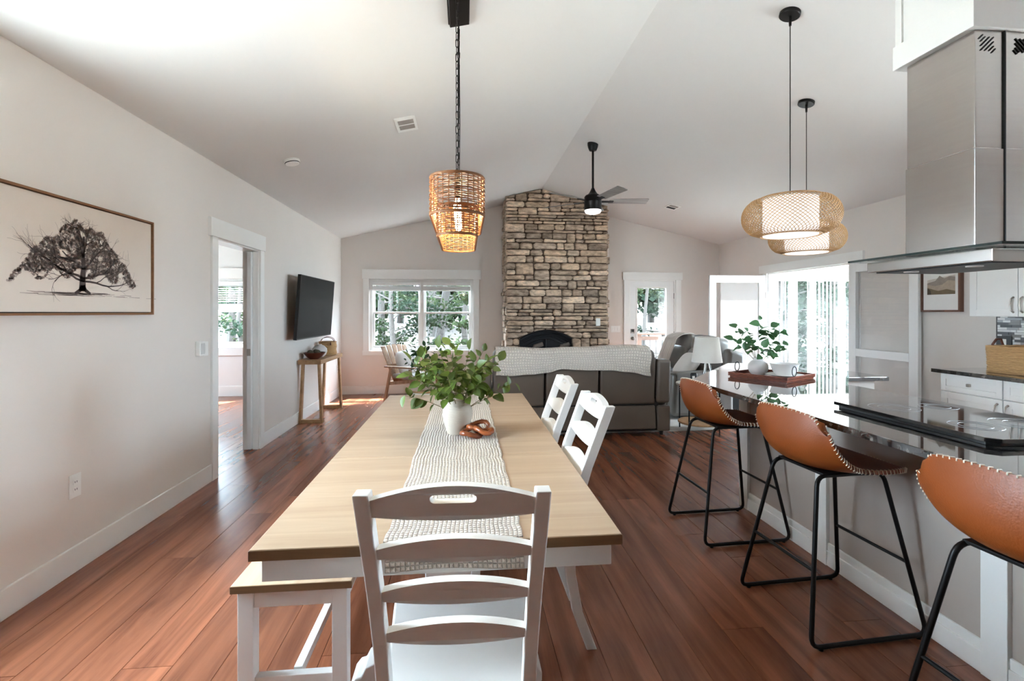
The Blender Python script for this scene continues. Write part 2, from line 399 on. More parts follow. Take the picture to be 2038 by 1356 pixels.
def copy_part(src, parent, loc=None, rot=None, scale=None, name=None):
    o = src.copy(); COL.objects.link(o); o.parent = parent
    if name: o.name = name
    if loc is not None: o.location = loc
    if rot is not None: o.rotation_euler = rot
    if scale is not None: o.scale = scale
    return o
def copy_tree(o, parent=None):
    c = o.copy(); COL.objects.link(c); c.parent = parent
    for ch in list(o.children): copy_tree(ch, c)
    return c
def wall(mb, axis, c0, c1, u0, u1, z0, z1, holes):
    """slab on an axis with rectangular holes (u0,u1,z0,z1), cut into boxes"""
    us = sorted({u0, u1, *[h[0] for h in holes], *[h[1] for h in holes]})
    for a, b in zip(us, us[1:]):
        hs = sorted([(h[2], h[3]) for h in holes if h[0] <= a+1e-6 and h[1] >= b-1e-6]); z = z0
        for h0, h1 in hs+[(z1, z1)]:
            if h0 > z+1e-6:
                if axis == 'Y': mb.box(a, b, c0, c1, z, h0)
                else: mb.box(c0, c1, a, b, z, h0)
            z = max(z, h1)
    return mb

# ================================================================== SETTING
# ---- floor: slab with real planks laid along the room
floor = smesh(MB().box(XL-.15, XR+.15, YF-.15, YB+.15, -.14, -.012), 'floor', M_floor, 'reddish brown wide plank hardwood floor', 'floor')
floor2 = smesh(MB().box(-5.95, XL-.15, 3.45, YB+.15, -.14, -.012), 'floor_bedroom', M_floor, 'hardwood floor of the side room seen through the doorway', 'floor')
PW = .19; plank_cache = {}
def plank(par, x0, y0, y1, w=PW):
    key = (round(y1-y0, 3), round(w, 3))
    if key not in plank_cache:
        L = y1-y0; plank_cache[key] = MB().box(.0011, w-.0011, .0011, L-.0011, -.012, 0).mesh('plank', M_floor)
    o = bpy.data.objects.new('plank', plank_cache[key]); COL.objects.link(o); o.parent = par; o.location = (x0, y0, 0)
rp = random.Random(3)
def lay(par, x0, x1, y0, y1, L=1.9):
    x = x0
    while x < x1-.01:
        w = min(PW, x1-x); y = y0; first = True
        while y < y1-.01:
            l = rp.choice((.6, .9, 1.2, 1.5)) if first else rp.choice((1.5, 1.8, 2.1)); first = False
            e = y+l
            if y1-e < .35: e = y1
            plank(par, x, y, e, w); y = e
        x += PW
lay(floor, XL, XR, .55, YB)
lay(floor2, -4.72, XL-.15, 4.3, YB)
for k in range(5):        # threshold strip in the doorway
    plank(floor, XL-.15, 4.36+k*.172, 4.36+(k+1)*.172, .15)
# boards behind the camera, which the photograph does not show: one joined piece
mb = MB(); x = XL
while x < XR-.01:
    mb.box(x+.001, min(x+PW, XR)-.001, YF, .549, -.012, 0); x += PW
o = mb.build('plank_field', M_floor, floor); o['kind'] = 'stuff'

# ---- walls
mb = wall(MB(), 'X', XL-.15, XL, YF-.15, YB+.15, 0, EAVE+.03, [(4.357, 5.22, 0, 2.035), (1.42, 2.37, .70, 2.38)])
smesh(mb, 'wall_left', M_wall, 'greige painted left wall with a cased doorway', 'wall')
mb = wall(MB(), 'Y', YB, YB+.15, XL, XR, 0, EAVE, [(-1.63, .15, .74, 1.975), (2.95, 3.82, 0, 1.985)])
mb.prism([(XL, EAVE), (XR, EAVE), (XR, ceil_z(XR)+.02), (RIDGE_X, RIDGE_Z+.02), (XL, ceil_z(XL)+.02)], 'Y', YB, YB+.15)
smesh(mb, 'wall_back', M_wall, 'greige gable end wall behind the fireplace', 'wall')
mb = wall(MB(), 'X', XR, XR+.15, YF-.15, YB+.15, 0, EAVE+.03, [(5.424, 7.10, 0, 2.0), (1.15, 2.27, 1.02, 2.45)])
smesh(mb, 'wall_right', M_wall, 'greige right wall with a wide opening to the sunroom', 'wall')
mb = wall(MB(), 'Y', YF-.15, YF, XL, XR, 0, EAVE, [])
mb.prism([(XL, EAVE), (XR, EAVE), (XR, ceil_z(XR)+.02), (RIDGE_X, RIDGE_Z+.02), (XL, ceil_z(XL)+.02)], 'Y', YF-.15, YF)
smesh(mb, 'wall_front', M_wall, 'greige wall behind the camera', 'wall')
e0, e1 = ceil_z(XL-.15), ceil_z(XR+.15)
smesh(MB().prism([(XL-.15, e0), (RIDGE_X, RIDGE_Z), (XR+.15, e1), (XR+.15, e1+.2), (RIDGE_X, RIDGE_Z+.2), (XL-.15, e0+.2)], 'Y', YF-.15, YB+.15),
      'ceiling', M_ceil, 'white vaulted ceiling with a central ridge', 'ceiling')
# bedroom shell
mb = wall(MB(), 'Y', YB, YB+.15, -5.95, XL-.15, 0, 2.6, [(-4.75, -3.15, .82, 1.96)])
smesh(mb, 'wall_bedroom_back', M_ceil, 'pale far wall of the side room seen through the doorway', 'wall')
smesh(wall(MB(), 'X', -5.95, -5.8, 3.45, YB, 0, 2.6, [(7.3, 8.1, 1.0, 1.9)]), 'wall_bedroom_left', M_ceil, 'pale left wall of the side room', 'wall')  # hole: unseen side window added to brighten the side room
smesh(MB().box(-5.8, XL-.15, 3.45, 3.6, 0, 2.6), 'wall_bedroom_front', M_ceil, 'pale near wall of the side room', 'wall')
smesh(MB().box(-5.95, XL-.15, 3.45, YB+.15, 2.6, 2.75), 'ceiling_bedroom', M_ceil, 'flat white ceiling of the side room', 'ceiling')
# sunroom shell
SX0, SX1, SY0 = XR+.15, 8.3, 4.3
smesh(MB().box(SX0-.0, SX1+.15, SY0-.15, YB+.15, -.14, 0), 'floor_sunroom', mat('sunroom_tile', srgb(206, 200, 192), .4, var=.05), 'pale floor of the sunroom beyond the opening', 'floor')
mb = wall(MB(), 'Y', YB, YB+.15, SX0, SX1+.15, 0, 2.5, [(5.35, 7.75, .05, 2.06)])
smesh(mb, 'wall_sunroom_back', M_ceil, 'white far wall of the sunroom with sliding glass', 'wall')
mb = wall(MB(), 'X', SX1, SX1+.15, SY0, YB, 0, 2.5, [(4.5, 6.3, .3, 2.2)])
smesh(mb, 'wall_sunroom_right', M_ceil, 'white outer wall of the sunroom with an added window', 'wall')
mb = wall(MB(), 'Y', SY0-.15, SY0, SX0, SX1+.15, 0, 2.5, [])
smesh(mb, 'wall_sunroom_front', M_ceil, 'white near wall of the sunroom', 'wall')
rf = MB().box(SX0, 5.2, SY0-.15, YB+.15, 2.5, 2.65).box(7.9, SX1+.15, SY0-.15, YB+.15, 2.5, 2.65).box(5.2, 7.9, SY0-.15, 4.8, 2.5, 2.65).box(5.2, 7.9, 5.5, YB+.15, 2.5, 2.65)  # hole in the roof added out of view to let daylight in
smesh(rf, 'ceiling_sunroom', M_ceil, 'white sunroom ceiling with an added opening for daylight', 'ceiling')

# ---- baseboards
BH, BT = .14, .016
mb = MB().box(XL, XL+BT, YF, 4.26, 0, BH).box(XL, XL+BT, 5.31, YB, 0, BH)
smesh(mb, 'baseboard_left', M_trim, 'white baseboard along the left wall', 'baseboard', .003)
mb = MB().box(XL+BT, .62, YB-BT, YB, 0, BH).box(2.42, 2.85, YB-BT, YB, 0, BH).box(3.92, XR, YB-BT, YB, 0, BH)
smesh(mb, 'baseboard_back', M_trim, 'white baseboard along the far wall', 'baseboard', .003)
mb = MB().box(XR-BT, XR, 7.2, YB-BT, 0, BH).box(XR-BT, XR, 3.85, 5.32, 0, BH)
smesh(mb, 'baseboard_right', M_trim, 'white baseboard along the right wall', 'baseboard', .003)
smesh(MB().box(-5.8, XL-.15, YB-BT, YB, 0, .17), 'baseboard_bedroom', M_trim, 'white baseboard in the side room', 'baseboard', .003)

# ---- door 1: cased doorway in the left wall with a pocket door slid away
d1 = struct('door_1', 'white cased doorway in the left wall with a pocket door slid into it', 'door', (XL, 4.79, 0))
box('casing', M_trim, d1, XL, XL+.02, 4.262, 4.357, 0, 2.035, .002)
box('casing', M_trim, d1, XL, XL+.02, 5.22, 5.31, 0, 2.035, .002)
box('head_casing', M_trim, d1, XL, XL+.028, 4.227, 5.33, 2.035, 2.19, .002)
box('jamb', M_trim, d1, XL-.15, XL-.0005, 4.357, 4.372, 0, 2.02)
box('jamb', M_trim, d1, XL-.052, XL-.0005, 5.205, 5.22, 0, 2.02)
box('jamb', M_trim, d1, XL-.15, XL-.098, 5.205, 5.22, 0, 2.02)
box('head_jamb', M_trim, d1, XL-.15, XL-.0005, 4.357, 5.22, 2.02, 2.035)
pd = box('pocket_door', M_door, d1, XL-.095, XL-.055, 5.165, 5.218, .012, 2.015, .002)
lt = box('latch_plate', M_nickel, pd, XL-.092, XL-.058, 5.1615, 5.165, .96, 1.03, .001)
lt['label'] = 'small nickel latch plate'
# ---- window 1: far wall, pair of double-hung sashes
def hung_window(name, label, x0, x1, z0, z1, y, parts=2, blind=None):
    w = struct(name, label, 'window', ((x0+x1)/2, y, z0))
    F = .05
    for a, b, c, d in ((x0, x0+F, z0, z1), (x1-F, x1, z0, z1), (x0+F, x1-F, z0, z0+F), (x0+F, x1-F, z1-F, z1)):
        box('frame', M_trim, w, a, b, y+.03, y+.12, c, d, .002)
    n = parts; ww = (x1-x0-2*F)/n
    for i in range(n):
        a = x0+F+i*ww; b = a+ww
        if i: box('mullion', M_trim, w, a-.035, a+.035, y+.03, y+.12, z0+F, z1-F, .002)
        m_ = .035 if n > 1 else 0
        a2, b2 = a+(m_ if i else 0), b-(m_ if i < n-1 else 0)
        zm = z0+F+(z1-z0-2*F)*.53
        for k, (c, d, yy) in enumerate(((z0+F, zm+.015, y+.05), (zm-.015, z1-F, y+.085))):
            st = .032
            s = box('sash', M_trim, w, a2, a2+st, yy, yy+.03, c, d, .002)
            box('sash', M_trim, w, b2-st, b2, yy, yy+.03, c, d, .002)
            box('sash', M_trim, w, a2+st, b2-st, yy, yy+.03, c, c+st, .002)
            box('sash', M_trim, w, a2+st, b2-st, yy, yy+.03, d-st, d, .002)
            box('pane', M_clear, w, a2+st, b2-st, yy+.012, yy+.016, c+st, d-st)
    return w
w1 = hung_window('window_1', 'white double-hung twin window left of the fireplace', -1.63, .15, .74, 1.975, YB)
box('casing', M_trim, w1, -1.73, -1.63, YB-.02, YB, .74, 1.975, .002); box('casing', M_trim, w1, .15, .25, YB-.02, YB, .74, 1.975, .002)
box('head_casing', M_trim, w1, -1.745, .285, YB-.028, YB, 1.975, 2.14, .002)
box('apron', M_trim, w1, -1.74, .245, YB-.024, YB, .665, .74, .002)
box('sill', M_trim, w1, -1.63, .15, YB-.0, YB+.035, .74, .752)
w2 = hung_window('window_2', 'white window of the side room seen through the doorway', -4.75, -3.15, .82, 1.96, YB, 1)
box('head_casing', M_trim, w2, -4.9, -3.0, YB-.028, YB, 1.96, 2.14, .002); box('apron', M_trim, w2, -4.85, -3.05, YB-.024, YB, .68, .82, .002)
box('casing', M_trim, w2, -4.85, -4.75, YB-.02, YB, .82, 1.96, .002); box('casing', M_trim, w2, -3.15, -3.05, YB-.02, YB, .82, 1.96, .002)
# blinds
def blind(name, label, x0, x1, zt, y, n, dz, stack, hz=.055):
    b = thing(name, label, 'blind', ((x0+x1)/2, y, zt))
    box('head_rail', M_blind, b, x0, x1, y-.03, y+.025, zt-hz, zt, .003)
    z = zt-hz-.012
    for i in range(n):
        mb = MB().hexa([(x0, y-.022, z-.006), (x1, y-.022, z-.006), (x1, y+.022, z+.006), (x0, y+.022, z+.006),
                        (x0, y-.022, z-.003), (x1, y-.022, z-.003), (x1, y+.022, z+.009), (x0, y+.022, z+.009)])
        mb.build('slat', M_blind, b); z -= dz
    for i in range(stack):
        box('slat', M_blind, b, x0, x1, y-.022, y+.022, z-.006, z-.001); z -= .007
    box('bottom_rail', M_blind, b, x0, x1, y-.025, y+.022, z-.022, z, .003)
    for xx in (x0+.12, (x0+x1)/2, x1-.12): MB().tube([(xx, y-.026, zt-hz), (xx, y-.026, z-.01)], .0018, 5).build('lift_cord', M_blind, b)
    return b
blind('window_blind', 'white slatted blind drawn up over the left half of the far window', -1.575, -.76, 1.922, YB+.012, 0, .03, 9)
blind('window_blind', 'white slatted blind drawn up over the right half of the far window', -.72, .095, 1.922, YB+.012, 0, .03, 9)
blind('window_blind', 'white slatted blind half lowered in the side room window', -4.70, -3.20, 1.90, YB+.012, 8, .036, 12)

# ---- door 2: glazed back door
d2 = struct('door_2', 'white glazed back door right of the fireplace', 'door', (3.385, YB, 0))
box('casing', M_trim, d2, 2.85, 2.95, YB-.02, YB, 0, 1.985, .002); box('casing', M_trim, d2, 3.82, 3.92, YB-.02, YB, 0, 1.985, .002)
box('head_casing', M_trim, d2, 2.83, 3.945, YB-.028, YB, 1.985, 2.125, .002)
for a, b in ((2.95, 2.975), (3.795, 3.82)): box('jamb', M_trim, d2, a, b, YB, YB+.14, 0, 1.985)
box('jamb', M_trim, d2, 2.975, 3.795, YB, YB+.14, 1.965, 1.985)
mb = wall(MB(), 'Y', YB+.015, YB+.06, 2.978, 3.792, .012, 1.962, [(3.11, 3.65, .22, 1.84)])
slab = mb.build('door_slab', M_door, d2)
for a, b, c, d in ((3.085, 3.11, .195, 1.865), (3.65, 3.675, .195, 1.865), (3.11, 3.65, .195, .22), (3.11, 3.65, 1.84, 1.865)):
    box('glazing_bead', M_trim, slab, a, b, YB+.005, YB+.02, c, d, .003)
box('pane', M_clear, slab, 3.11, 3.65, YB+.035, YB+.04, .22, 1.84)
lk = box('deadbolt', M_nickel, slab, 2.985, 3.05, YB-.008, YB+.015, 1.02, 1.10, .004); lk['label'] = 'square nickel deadbolt keypad'
box('keypad', M_tvb, lk, 2.995, 3.04, YB-.010, YB-.008, 1.045, 1.095)
mb = MB().lathe([(.03, 0), (.032, .008), (.014, .012), (.012, .03), (.026, .04), (.03, .055), (.024, .066), (.0, .068)], n=18)
mb.xform(Matrix.Translation((3.015, YB+.016, .93)) @ Matrix.Rotation(R(90), 4, 'X')).build('knob', M_nickel, slab, smooth=True)
for z in (.35, 1.0, 1.7): MB().tube([(3.797, YB+.008, z-.05), (3.797, YB+.008, z+.05)], .008, 8).build('hinge', M_black, d2)

# ---- opening to the sunroom with two glazed leaves
d3 = struct('door_3', 'white trimmed wide opening from the living room into the sunroom', 'door', (XR, 6.26, 0))
box('casing', M_trim, d3, XR-.02, XR, 7.10, 7.20, 0, 2.0, .002); box('casing', M_trim, d3, XR-.02, XR, 5.324, 5.424, 0, 2.0, .002)
box('head_casing', M_trim, d3, XR-.028, XR, 5.265, 7.285, 2.0, 2.125, .002)
box('jamb', M_trim, d3, XR-.0005, XR+.15, 7.08, 7.10, 0, 1.98); box('jamb', M_trim, d3, XR-.0005, XR+.15, 5.424, 5.444, 0, 1.98)
box('head_jamb', M_trim, d3, XR-.0005, XR+.15, 5.424, 7.10, 1.98, 2.0)
def leaf(name, label, w, h, hinge, ang, pane_top, rail):
    """door leaf in its own frame: runs along +x from the hinge, 40 mm thick"""
    t = tag(bpy.data.objects.new(name, None), label, 'door'); COL.objects.link(t)
    S = .105
    MB().box(0, S, -.02, .02, .01, h).build('stile', M_door, t, .003); MB().box(w-S, w, -.02, .02, .01, h).build('stile', M_door, t, .003)
    MB().box(S, w-S, -.02, .02, h-.11, h).build('rail', M_door, t, .003); MB().box(S, w-S, -.02, .02, .01, .2).build('rail', M_door, t, .003)
    MB().box(S, w-S, -.02, .02, rail-.045, rail+.045).build('rail', M_door, t, .003)
    MB().box(S, w-S, -.003, .003, rail+.045, h-.11).build('pane', pane_top, t)
    MB().box(S, w-S, -.003, .003, .2, rail-.045).build('pane', pane_top, t)
    for z in (.3, h-.3): MB().tube([(0, .022, z-.05), (0, .022, z+.05)], .008, 8).build('hinge', M_nickel, t)
    t.location = hinge; t.rotation_euler = (0, 0, ang); return t
leaf('glazed_door', 'white glazed door leaf standing open between loveseat and sunroom opening', .90, 1.965, (XR-.045, 7.105, 0), R(180), M_clear, .93)
leaf('glazed_door', 'white glazed door leaf folded flat against the wall beside the kitchen', .90, 1.985, (XR-.052, 5.425, 0), R(-90), M_clear, .93)

# ---- sunroom glazing and vertical blinds
w3 = struct('window_3', 'white framed sliding glass at the far side of the sunroom', 'window', (6.5, YB, 0))
for a, b in ((5.35, 5.42), (6.12, 6.20), (6.50, 6.58), (7.1, 7.18), (7.68, 7.75)): box('frame', M_trim, w3, a, b, YB+.03, YB+.1, .05, 2.06, .003)
for c, d in ((.05, .12), (1.99, 2.06)): box('frame', M_trim, w3, 5.42, 7.68, YB+.035, YB+.095, c, d, .003)
for a, b in ((5.42, 6.12), (6.20, 6.50), (6.58, 7.1), (7.18, 7.68)): box('pane', M_clear, w3, a, b, YB+.06, YB+.065, .12, 1.99)
w4 = struct('window_added_sunroom', 'added white framed glazing, out of view, on the outer side of the sunroom', 'window', (SX1, 5.4, .3))  # unseen glazing, added so daylight reaches through to the living room
for yy in (4.5, 5.37, 6.24): box('frame', M_trim, w4, SX1+.03, SX1+.1, yy, yy+.06, .3, 2.2, .003)
for c, d in ((.3, .36), (2.14, 2.2)): box('frame', M_trim, w4, SX1+.035, SX1+.095, 4.56, 6.24, c, d, .003)
for yy in (4.56, 5.43): box('pane', M_clear, w4, SX1+.06, SX1+.065, yy, yy+.81, .36, 2.14)
portal('portal_sun_right', (SX1+.14, 5.4, 1.25), (-1, 0, 0), 1.8, 1.9)
def vblind(label, x0, x1, n, y, ang):
    b = thing('vertical_blind', label, 'blind', ((x0+x1)/2, y, 2.05))
    box('head_rail', M_blind, b, x0-.03, x1+.03, y-.03, YB-.001, 2.0, 2.07, .004)
    me = MB().grid(lambda u, v: ((u-.5)*.086, .006*(1-(2*u-1)**2), -1.9*v), 6, 1, .002).mesh('slat', M_blind, True)
    for i in range(n):
        o = bpy.data.objects.new('slat', me); COL.objects.link(o); o.parent = b
        o.location = (x0+(x1-x0)*(i+.5)/n-(x0+x1)/2, 0, -.06); o.rotation_euler = (0, 0, ang+rp.uniform(-.08, .08))
    return b
vblind('white vertical blind at the left of the sunroom glass', 5.62, 6.14, 7, YB-.10, R(42))
vblind('white vertical blind in the middle of the sunroom glass', 6.28, 7.04, 10, YB-.10, R(38))
vblind('white vertical blind at the right of the sunroom glass', 7.16, 7.66, 7, YB-.10, R(36))

# ---- windows added out of view for extra daylight
w6 = struct('window_added_left', 'tall added window in the left wall, out of view', 'window', (XL, 1.68, .6))
for yy in (1.42, 1.865, 2.31): box('frame', M_trim, w6, XL-.1, XL-.03, yy, yy+.06, .7, 2.38, .003)
for c, d in ((.7, .76), (2.32, 2.38)): box('frame', M_trim, w6, XL-.095, XL-.035, 1.48, 2.31, c, d, .003)
w7 = struct('window_added_right', 'added window over the counter, unseen beyond the right edge of view', 'window', (XR, 1.58, 1.02))
for yy in (1.15, 1.68, 2.21): box('frame', M_trim, w7, XR+.03, XR+.1, yy, yy+.06, 1.02, 2.45, .003)
for c, d in ((1.02, 1.08), (2.39, 2.45)): box('frame', M_trim, w7, XR+.035, XR+.095, 1.21, 2.21, c, d, .003)

portal('portal_back', (-.74, YB+.14, 1.36), (0, -1, 0), 1.8, 1.25)
portal('portal_door', (3.38, YB+.14, 1.0), (0, -1, 0), .6, 1.7)
portal('portal_sun_back', (6.55, YB+.14, 1.05), (0, -1, 0), 2.4, 2.0)
portal('portal_bed', (-3.95, YB+.14, 1.39), (0, -1, 0), 1.6, 1.2)
portal('portal_left', (XL-.14, 1.895, 1.54), (1, 0, 0), .95, 1.68)
portal('portal_kitchen', (XR+.14, 1.71, 1.73), (-1, 0, 0), 1.12, 1.43)
portal('portal_roof', (6.55, 5.15, 2.66), (0, 0, -1), 2.7, .7)
portal('portal_bedside', (-5.94, 7.7, 1.45), (1, 0, 0), .8, .9)

# ================================================================== FIREPLACE
FX0, FX1, FY = .663, 2.368, 7.85
fp = thing('stone_fireplace', 'tall stacked ledge stone fireplace chimney rising to the ridge', 'fireplace', ((FX0+FX1)/2, (FY+YB)/2, 0))
fb0, fb1, fbz, fbt = .89, 1.765, .80, 1.115           # arched firebox opening
def top_z(x): return ceil_z(x)-.004
arch = []
for k in range(13):
    t = k/12; arch.append((fb0+(fb1-fb0)*t, fbz+.08+(fbt-fbz-.08)*math.sin(math.pi*(.12+.76*t))**.9))
def arch_z(x):
    if x <= fb0 or x >= fb1: return 0
    t = (x-fb0)/(fb1-fb0); return fbz+.08+(fbt-fbz-.08)*math.sin(math.pi*(.12+.76*t))**.9
mb = MB().prism([(FX0+.03, 0), (fb0, 0), (fb0, arch[0][1])]+arch[1:-1]+[(fb1, arch[-1][1]), (fb1, 0), (FX1-.03, 0), (FX1-.03, top_z(FX1-.03)), (RIDGE_X, top_z(RIDGE_X)), (FX0+.03, top_z(FX0+.03))], 'Y', FY+.045, FY+.3)
mb.box(FX0+.03, FX1-.03, FY+.3, YB-.002, 0, top_z(FX1-.03))
mb.build('mortar_core', M_mortar, fp)
rs = random.Random(11)
def stone_mesh(poly, depth, y):
    """a split-faced stone: outline poly (x,z), face bulged and tilted, edges rounded"""
    n = len(poly); cx = sum(p[0] for p in poly)/n; cz = sum(p[1] for p in poly)/n
    m = MB(); ins = .008
    def sc(k, d):
        out = []
        for (x, z) in poly:
            dx, dz = x-cx, z-cz; L = math.hypot(dx, dz)
            f = max(.2, 1-k/max(L, .02)); out.append((cx+dx*f, y-d+rs.uniform(-.003, .003), cz+dz*f))
        return out
    r0 = [(x, y+.05, z) for x, z in poly]; r1 = sc(.000, depth*.35); r2 = sc(ins, depth*.85); r3 = sc(ins*2.6, depth)
    vs = r0+r1+r2+r3; fs = []
    for a in range(3):
        for i in range(n): fs.append((a*n+i, a*n+(i+1)%n, (a+1)*n+(i+1)%n, (a+1)*n+i))
    fs.append(tuple(3*n+i for i in range(n))); m.add(vs, fs); return m
# courses: split into stones, some stones two courses tall
def outline(x0, x1, z0, z1):
    j = lambda a: rs.uniform(-a, a)
    g = .0065; x0 += g; x1 -= g; z0 += g; z1 -= g
    c = min(rs.uniform(.010, .026), (z1-z0)*.34, (x1-x0)*.22)
    w = x1-x0
    t = rs.uniform(-.018, .018); t2 = rs.uniform(-.012, .012)
    sl, sr = rs.uniform(-.03, .03), rs.uniform(-.03, .03)
    pts = [(x0+c, z0), (x0+w*.5, z0+t2*.5), (x1-c, z0), (x1, z0+c), (x1+sr*.3, z1-c), (x1-c*1.3, z1+t*.4), (x0+w*.5, z1), (x0+c*1.3, z1-t*.4), (x0+sl*.3, z1-c), (x0, z0+c)]
    return pts
z = .0; rows = []; bottom = MB()
while z < 3.45:
    h = rs.choice((.048, .060, .072, .085, .10, .115)); rows.append((z, z+h)); z += h
nst = 0; skip = {}
for ri, (z0, z1) in enumerate(rows):
    x = FX0+rs.uniform(-.012, .01); blocked = sorted(skip.pop(ri, []))
    while x < FX1-.02:
        blk = next((b for b in blocked if b[0] <= x+.03 < b[1]), None)
        if blk: x = blk[1]; continue
        w = rs.choice((.15, .20, .26, .32, .38, .46))*(1.0 if z1-z0 < .1 else .85)
        e = x+w
        nb = min([b[0] for b in blocked if b[0] > x+.03] or [9])
        if e > nb-.11: e = nb
        if FX1-e < .09: e = FX1+rs.uniform(-.015, .012)
        zt = z1
        if rs.random() < .17 and ri+1 < len(rows) and e < FX1-.1 and e-x < .42 and z1-z0 < .1:
            zt = rows[ri+1][1]; skip.setdefault(ri+1, []).append((x, e))
        xm = (x+e)/2
        # keep to the gable and out of the firebox
        lim = min(top_z(max(x, FX0)), top_z(min(e, FX1)))
        if z0 > max(top_z(x), top_z(e), top_z(xm))-.03: x = e; continue
        pl = outline(x, e, z0, zt)
        pl = [(a, min(b, top_z(a)-.002)) for a, b in pl]
        pls = [pl]
        if e > fb0 and x < fb1 and z0 < fbt+.02:
            # keep only the runs of the stone that clear the arch
            az = lambda q: arch_z(q) if fb0 < q < fb1 else 0
            run, runs, N_ = [], [], 40
            for k_ in range(N_+1):
                q = x+(e-x)*k_/N_
                if zt-az(q) > .018: run.append(q)
                elif run: runs.append(run); run = []
            if run: runs.append(run)
            pls = []
            for r_ in runs:
                if r_[-1]-r_[0] < .03: continue
                pls.append([(a, max(b, min(az(a)+.004, zt-.01))) for a, b in outline(r_[0]-.004, r_[-1]+.004, z0, zt)])
        for pl in pls:
            if max(b for a, b in pl)-min(b for a, b in pl) < .02: continue
            m = stone_mesh(pl, rs.uniform(.018, .046), FY+.045)
            if zt < .62: bottom.add(m.v, m.f)
            else: m.build('stone', M_stone, fp, smooth=True, angle=50); nst += 1
        x = e
o = bottom.build('lower_stone', M_stone, fp); o['kind'] = 'stuff'
# stones on the two flanks, seen edge-on
for sx, X in ((-1, FX0), (1, FX1)):
    m = MB(); zz = 0
    while zz < ceil_z(X)-.03:
        h = rs.choice((.07, .09, .11, .13)); y = FY+.05
        while y < YB-.02:
            e = min(YB-.003, y+rs.uniform(.14, .34)); d = rs.uniform(.0, .045)
            if YB-e < .08: e = YB-.003
            x0, x1 = (X-d+.01, X+.04) if sx < 0 else (X-.04, X+d-.01)
            m.box(x0, x1, y+.006, e-.006, zz+.006, min(zz+h, ceil_z(X))-.008); y = e
        zz += h
    o = m.build('side_stone', M_stone, fp, .008); o['kind'] = 'stuff'
# firebox insert
ins = MB().prism([(fb0+.004, fbz-.5), (fb1-.004, fbz-.5), (fb1-.004, arch[-1][1]-.006)]+[(a, b-.006) for a, b in arch[-2:0:-1]]+[(fb0+.004, arch[0][1]-.006)], 'Y', FY+.10, FY+.29).build('firebox', M_firebox, fp)
def arch_bar(off, r, name, y):
    pts = []
    for k in range(21):
        t = .06+.88*k/20; x = fb0+(fb1-fb0)*t; pts.append((fb0+off*.6+(fb1-fb0-1.2*off)*k/20, y, arch_z(fb0+(fb1-fb0)*(k/20*.98+.01))-off))
    return MB().tube(pts, r, 8).build(name, M_firebox, fp, smooth=True)
arch_bar(.018, .014, 'arch_frame', FY+.045); arch_bar(.075, .008, 'louver_bar', FY+.085); arch_bar(.10, .008, 'louver_bar', FY+.085)
arch_bar(.15, .010, 'door_rail', FY+.08)
for x in (1.06, 1.50):
    MB().tube([(x, FY+.09, .62), (x+.1, FY+.085, .84), (x+.22, FY+.09, .88)], [.04, .045, .035], 8).build('fire_log', M_log, fp, smooth=True)
MB().tube([(1.327, FY+.07, .6), (1.327, FY+.07, .96)], .012, 8).build('door_stile', M_firebox, fp)
# switch plate on the stone
def plate(name, label, c, normal, w, h, kind='rocker', n=1):
    """wall plate; normal is '+X', '-X' or '-Y'; w is the horizontal side"""
    t = thing(name, label, 'switch' if kind == 'rocker' else 'outlet', c)
    def bx(u0, u1, z0, z1, d0, d1, nm, m, par, bev=0):
        cx, cy, cz = c
        if normal == '+X': return box(nm, m, par, cx+d0, cx+d1, cy+u0, cy+u1, cz+z0, cz+z1, bev)
        if normal == '-X': return box(nm, m, par, cx-d1, cx-d0, cy+u0, cy+u1, cz+z0, cz+z1, bev)
        return box(nm, m, par, cx+u0, cx+u1, cy-d1, cy-d0, cz+z0, cz+z1, bev)
    pl = bx(-w/2, w/2, -h/2, h/2, 0, .006, 'cover_plate', M_plastic, t, .002)
    for i in range(n):
        u = (i-(n-1)/2)*.046
        if kind == 'rocker': bx(u-.016, u+.016, -.033, .033, .006, .010, 'rocker', M_plastic, t, .001)
        else:
            for s in (-1, 1):
                r = bx(u-.017, u+.017, s*.02-.014, s*.02+.014, .006, .008, 'receptacle', M_plastic, t, .001)
                bx(u-.008, u-.005, s*.02-.004, s*.02+.006, .008, .0085, 'slot', M_dark, r); bx(u+.005, u+.008, s*.02-.004, s*.02+.006, .008, .0085, 'slot', M_dark, r)
    return t
plate('wall_switch', 'single white switch plate set into the fireplace stone', (2.185, FY+.005, 1.24), '-Y', .075, .125)
plate('wall_switch', 'three-gang white switch plate between fireplace and back door', (2.70, YB, 1.10), '-Y', .172, .115, n=3)
plate('wall_outlet', 'white duplex outlet low on the left wall', (XL, 2.85, .463), '+X', .08, .125, 'outlet')
plate('wall_switch', 'white switch plate on the left wall nearest the doorway casing', (XL, 4.185, 1.105), '+X', .072, .115)
ts = thing('thermostat', 'white boxy wall control beside the doorway switch', 'thermostat', (XL, 4.075, 1.11))
box('body', M_plastic, ts, XL, XL+.038, 4.035, 4.115, 1.055, 1.17, .006); box('face', mat('control_face', srgb(205, 205, 202), .3), ts, XL+.038, XL+.04, 4.048, 4.102, 1.07, 1.155)
plate('wall_outlet', 'white duplex outlet in the corner beyond the console table', (XL, 8.30, .47), '+X', .075, .12, 'outlet')

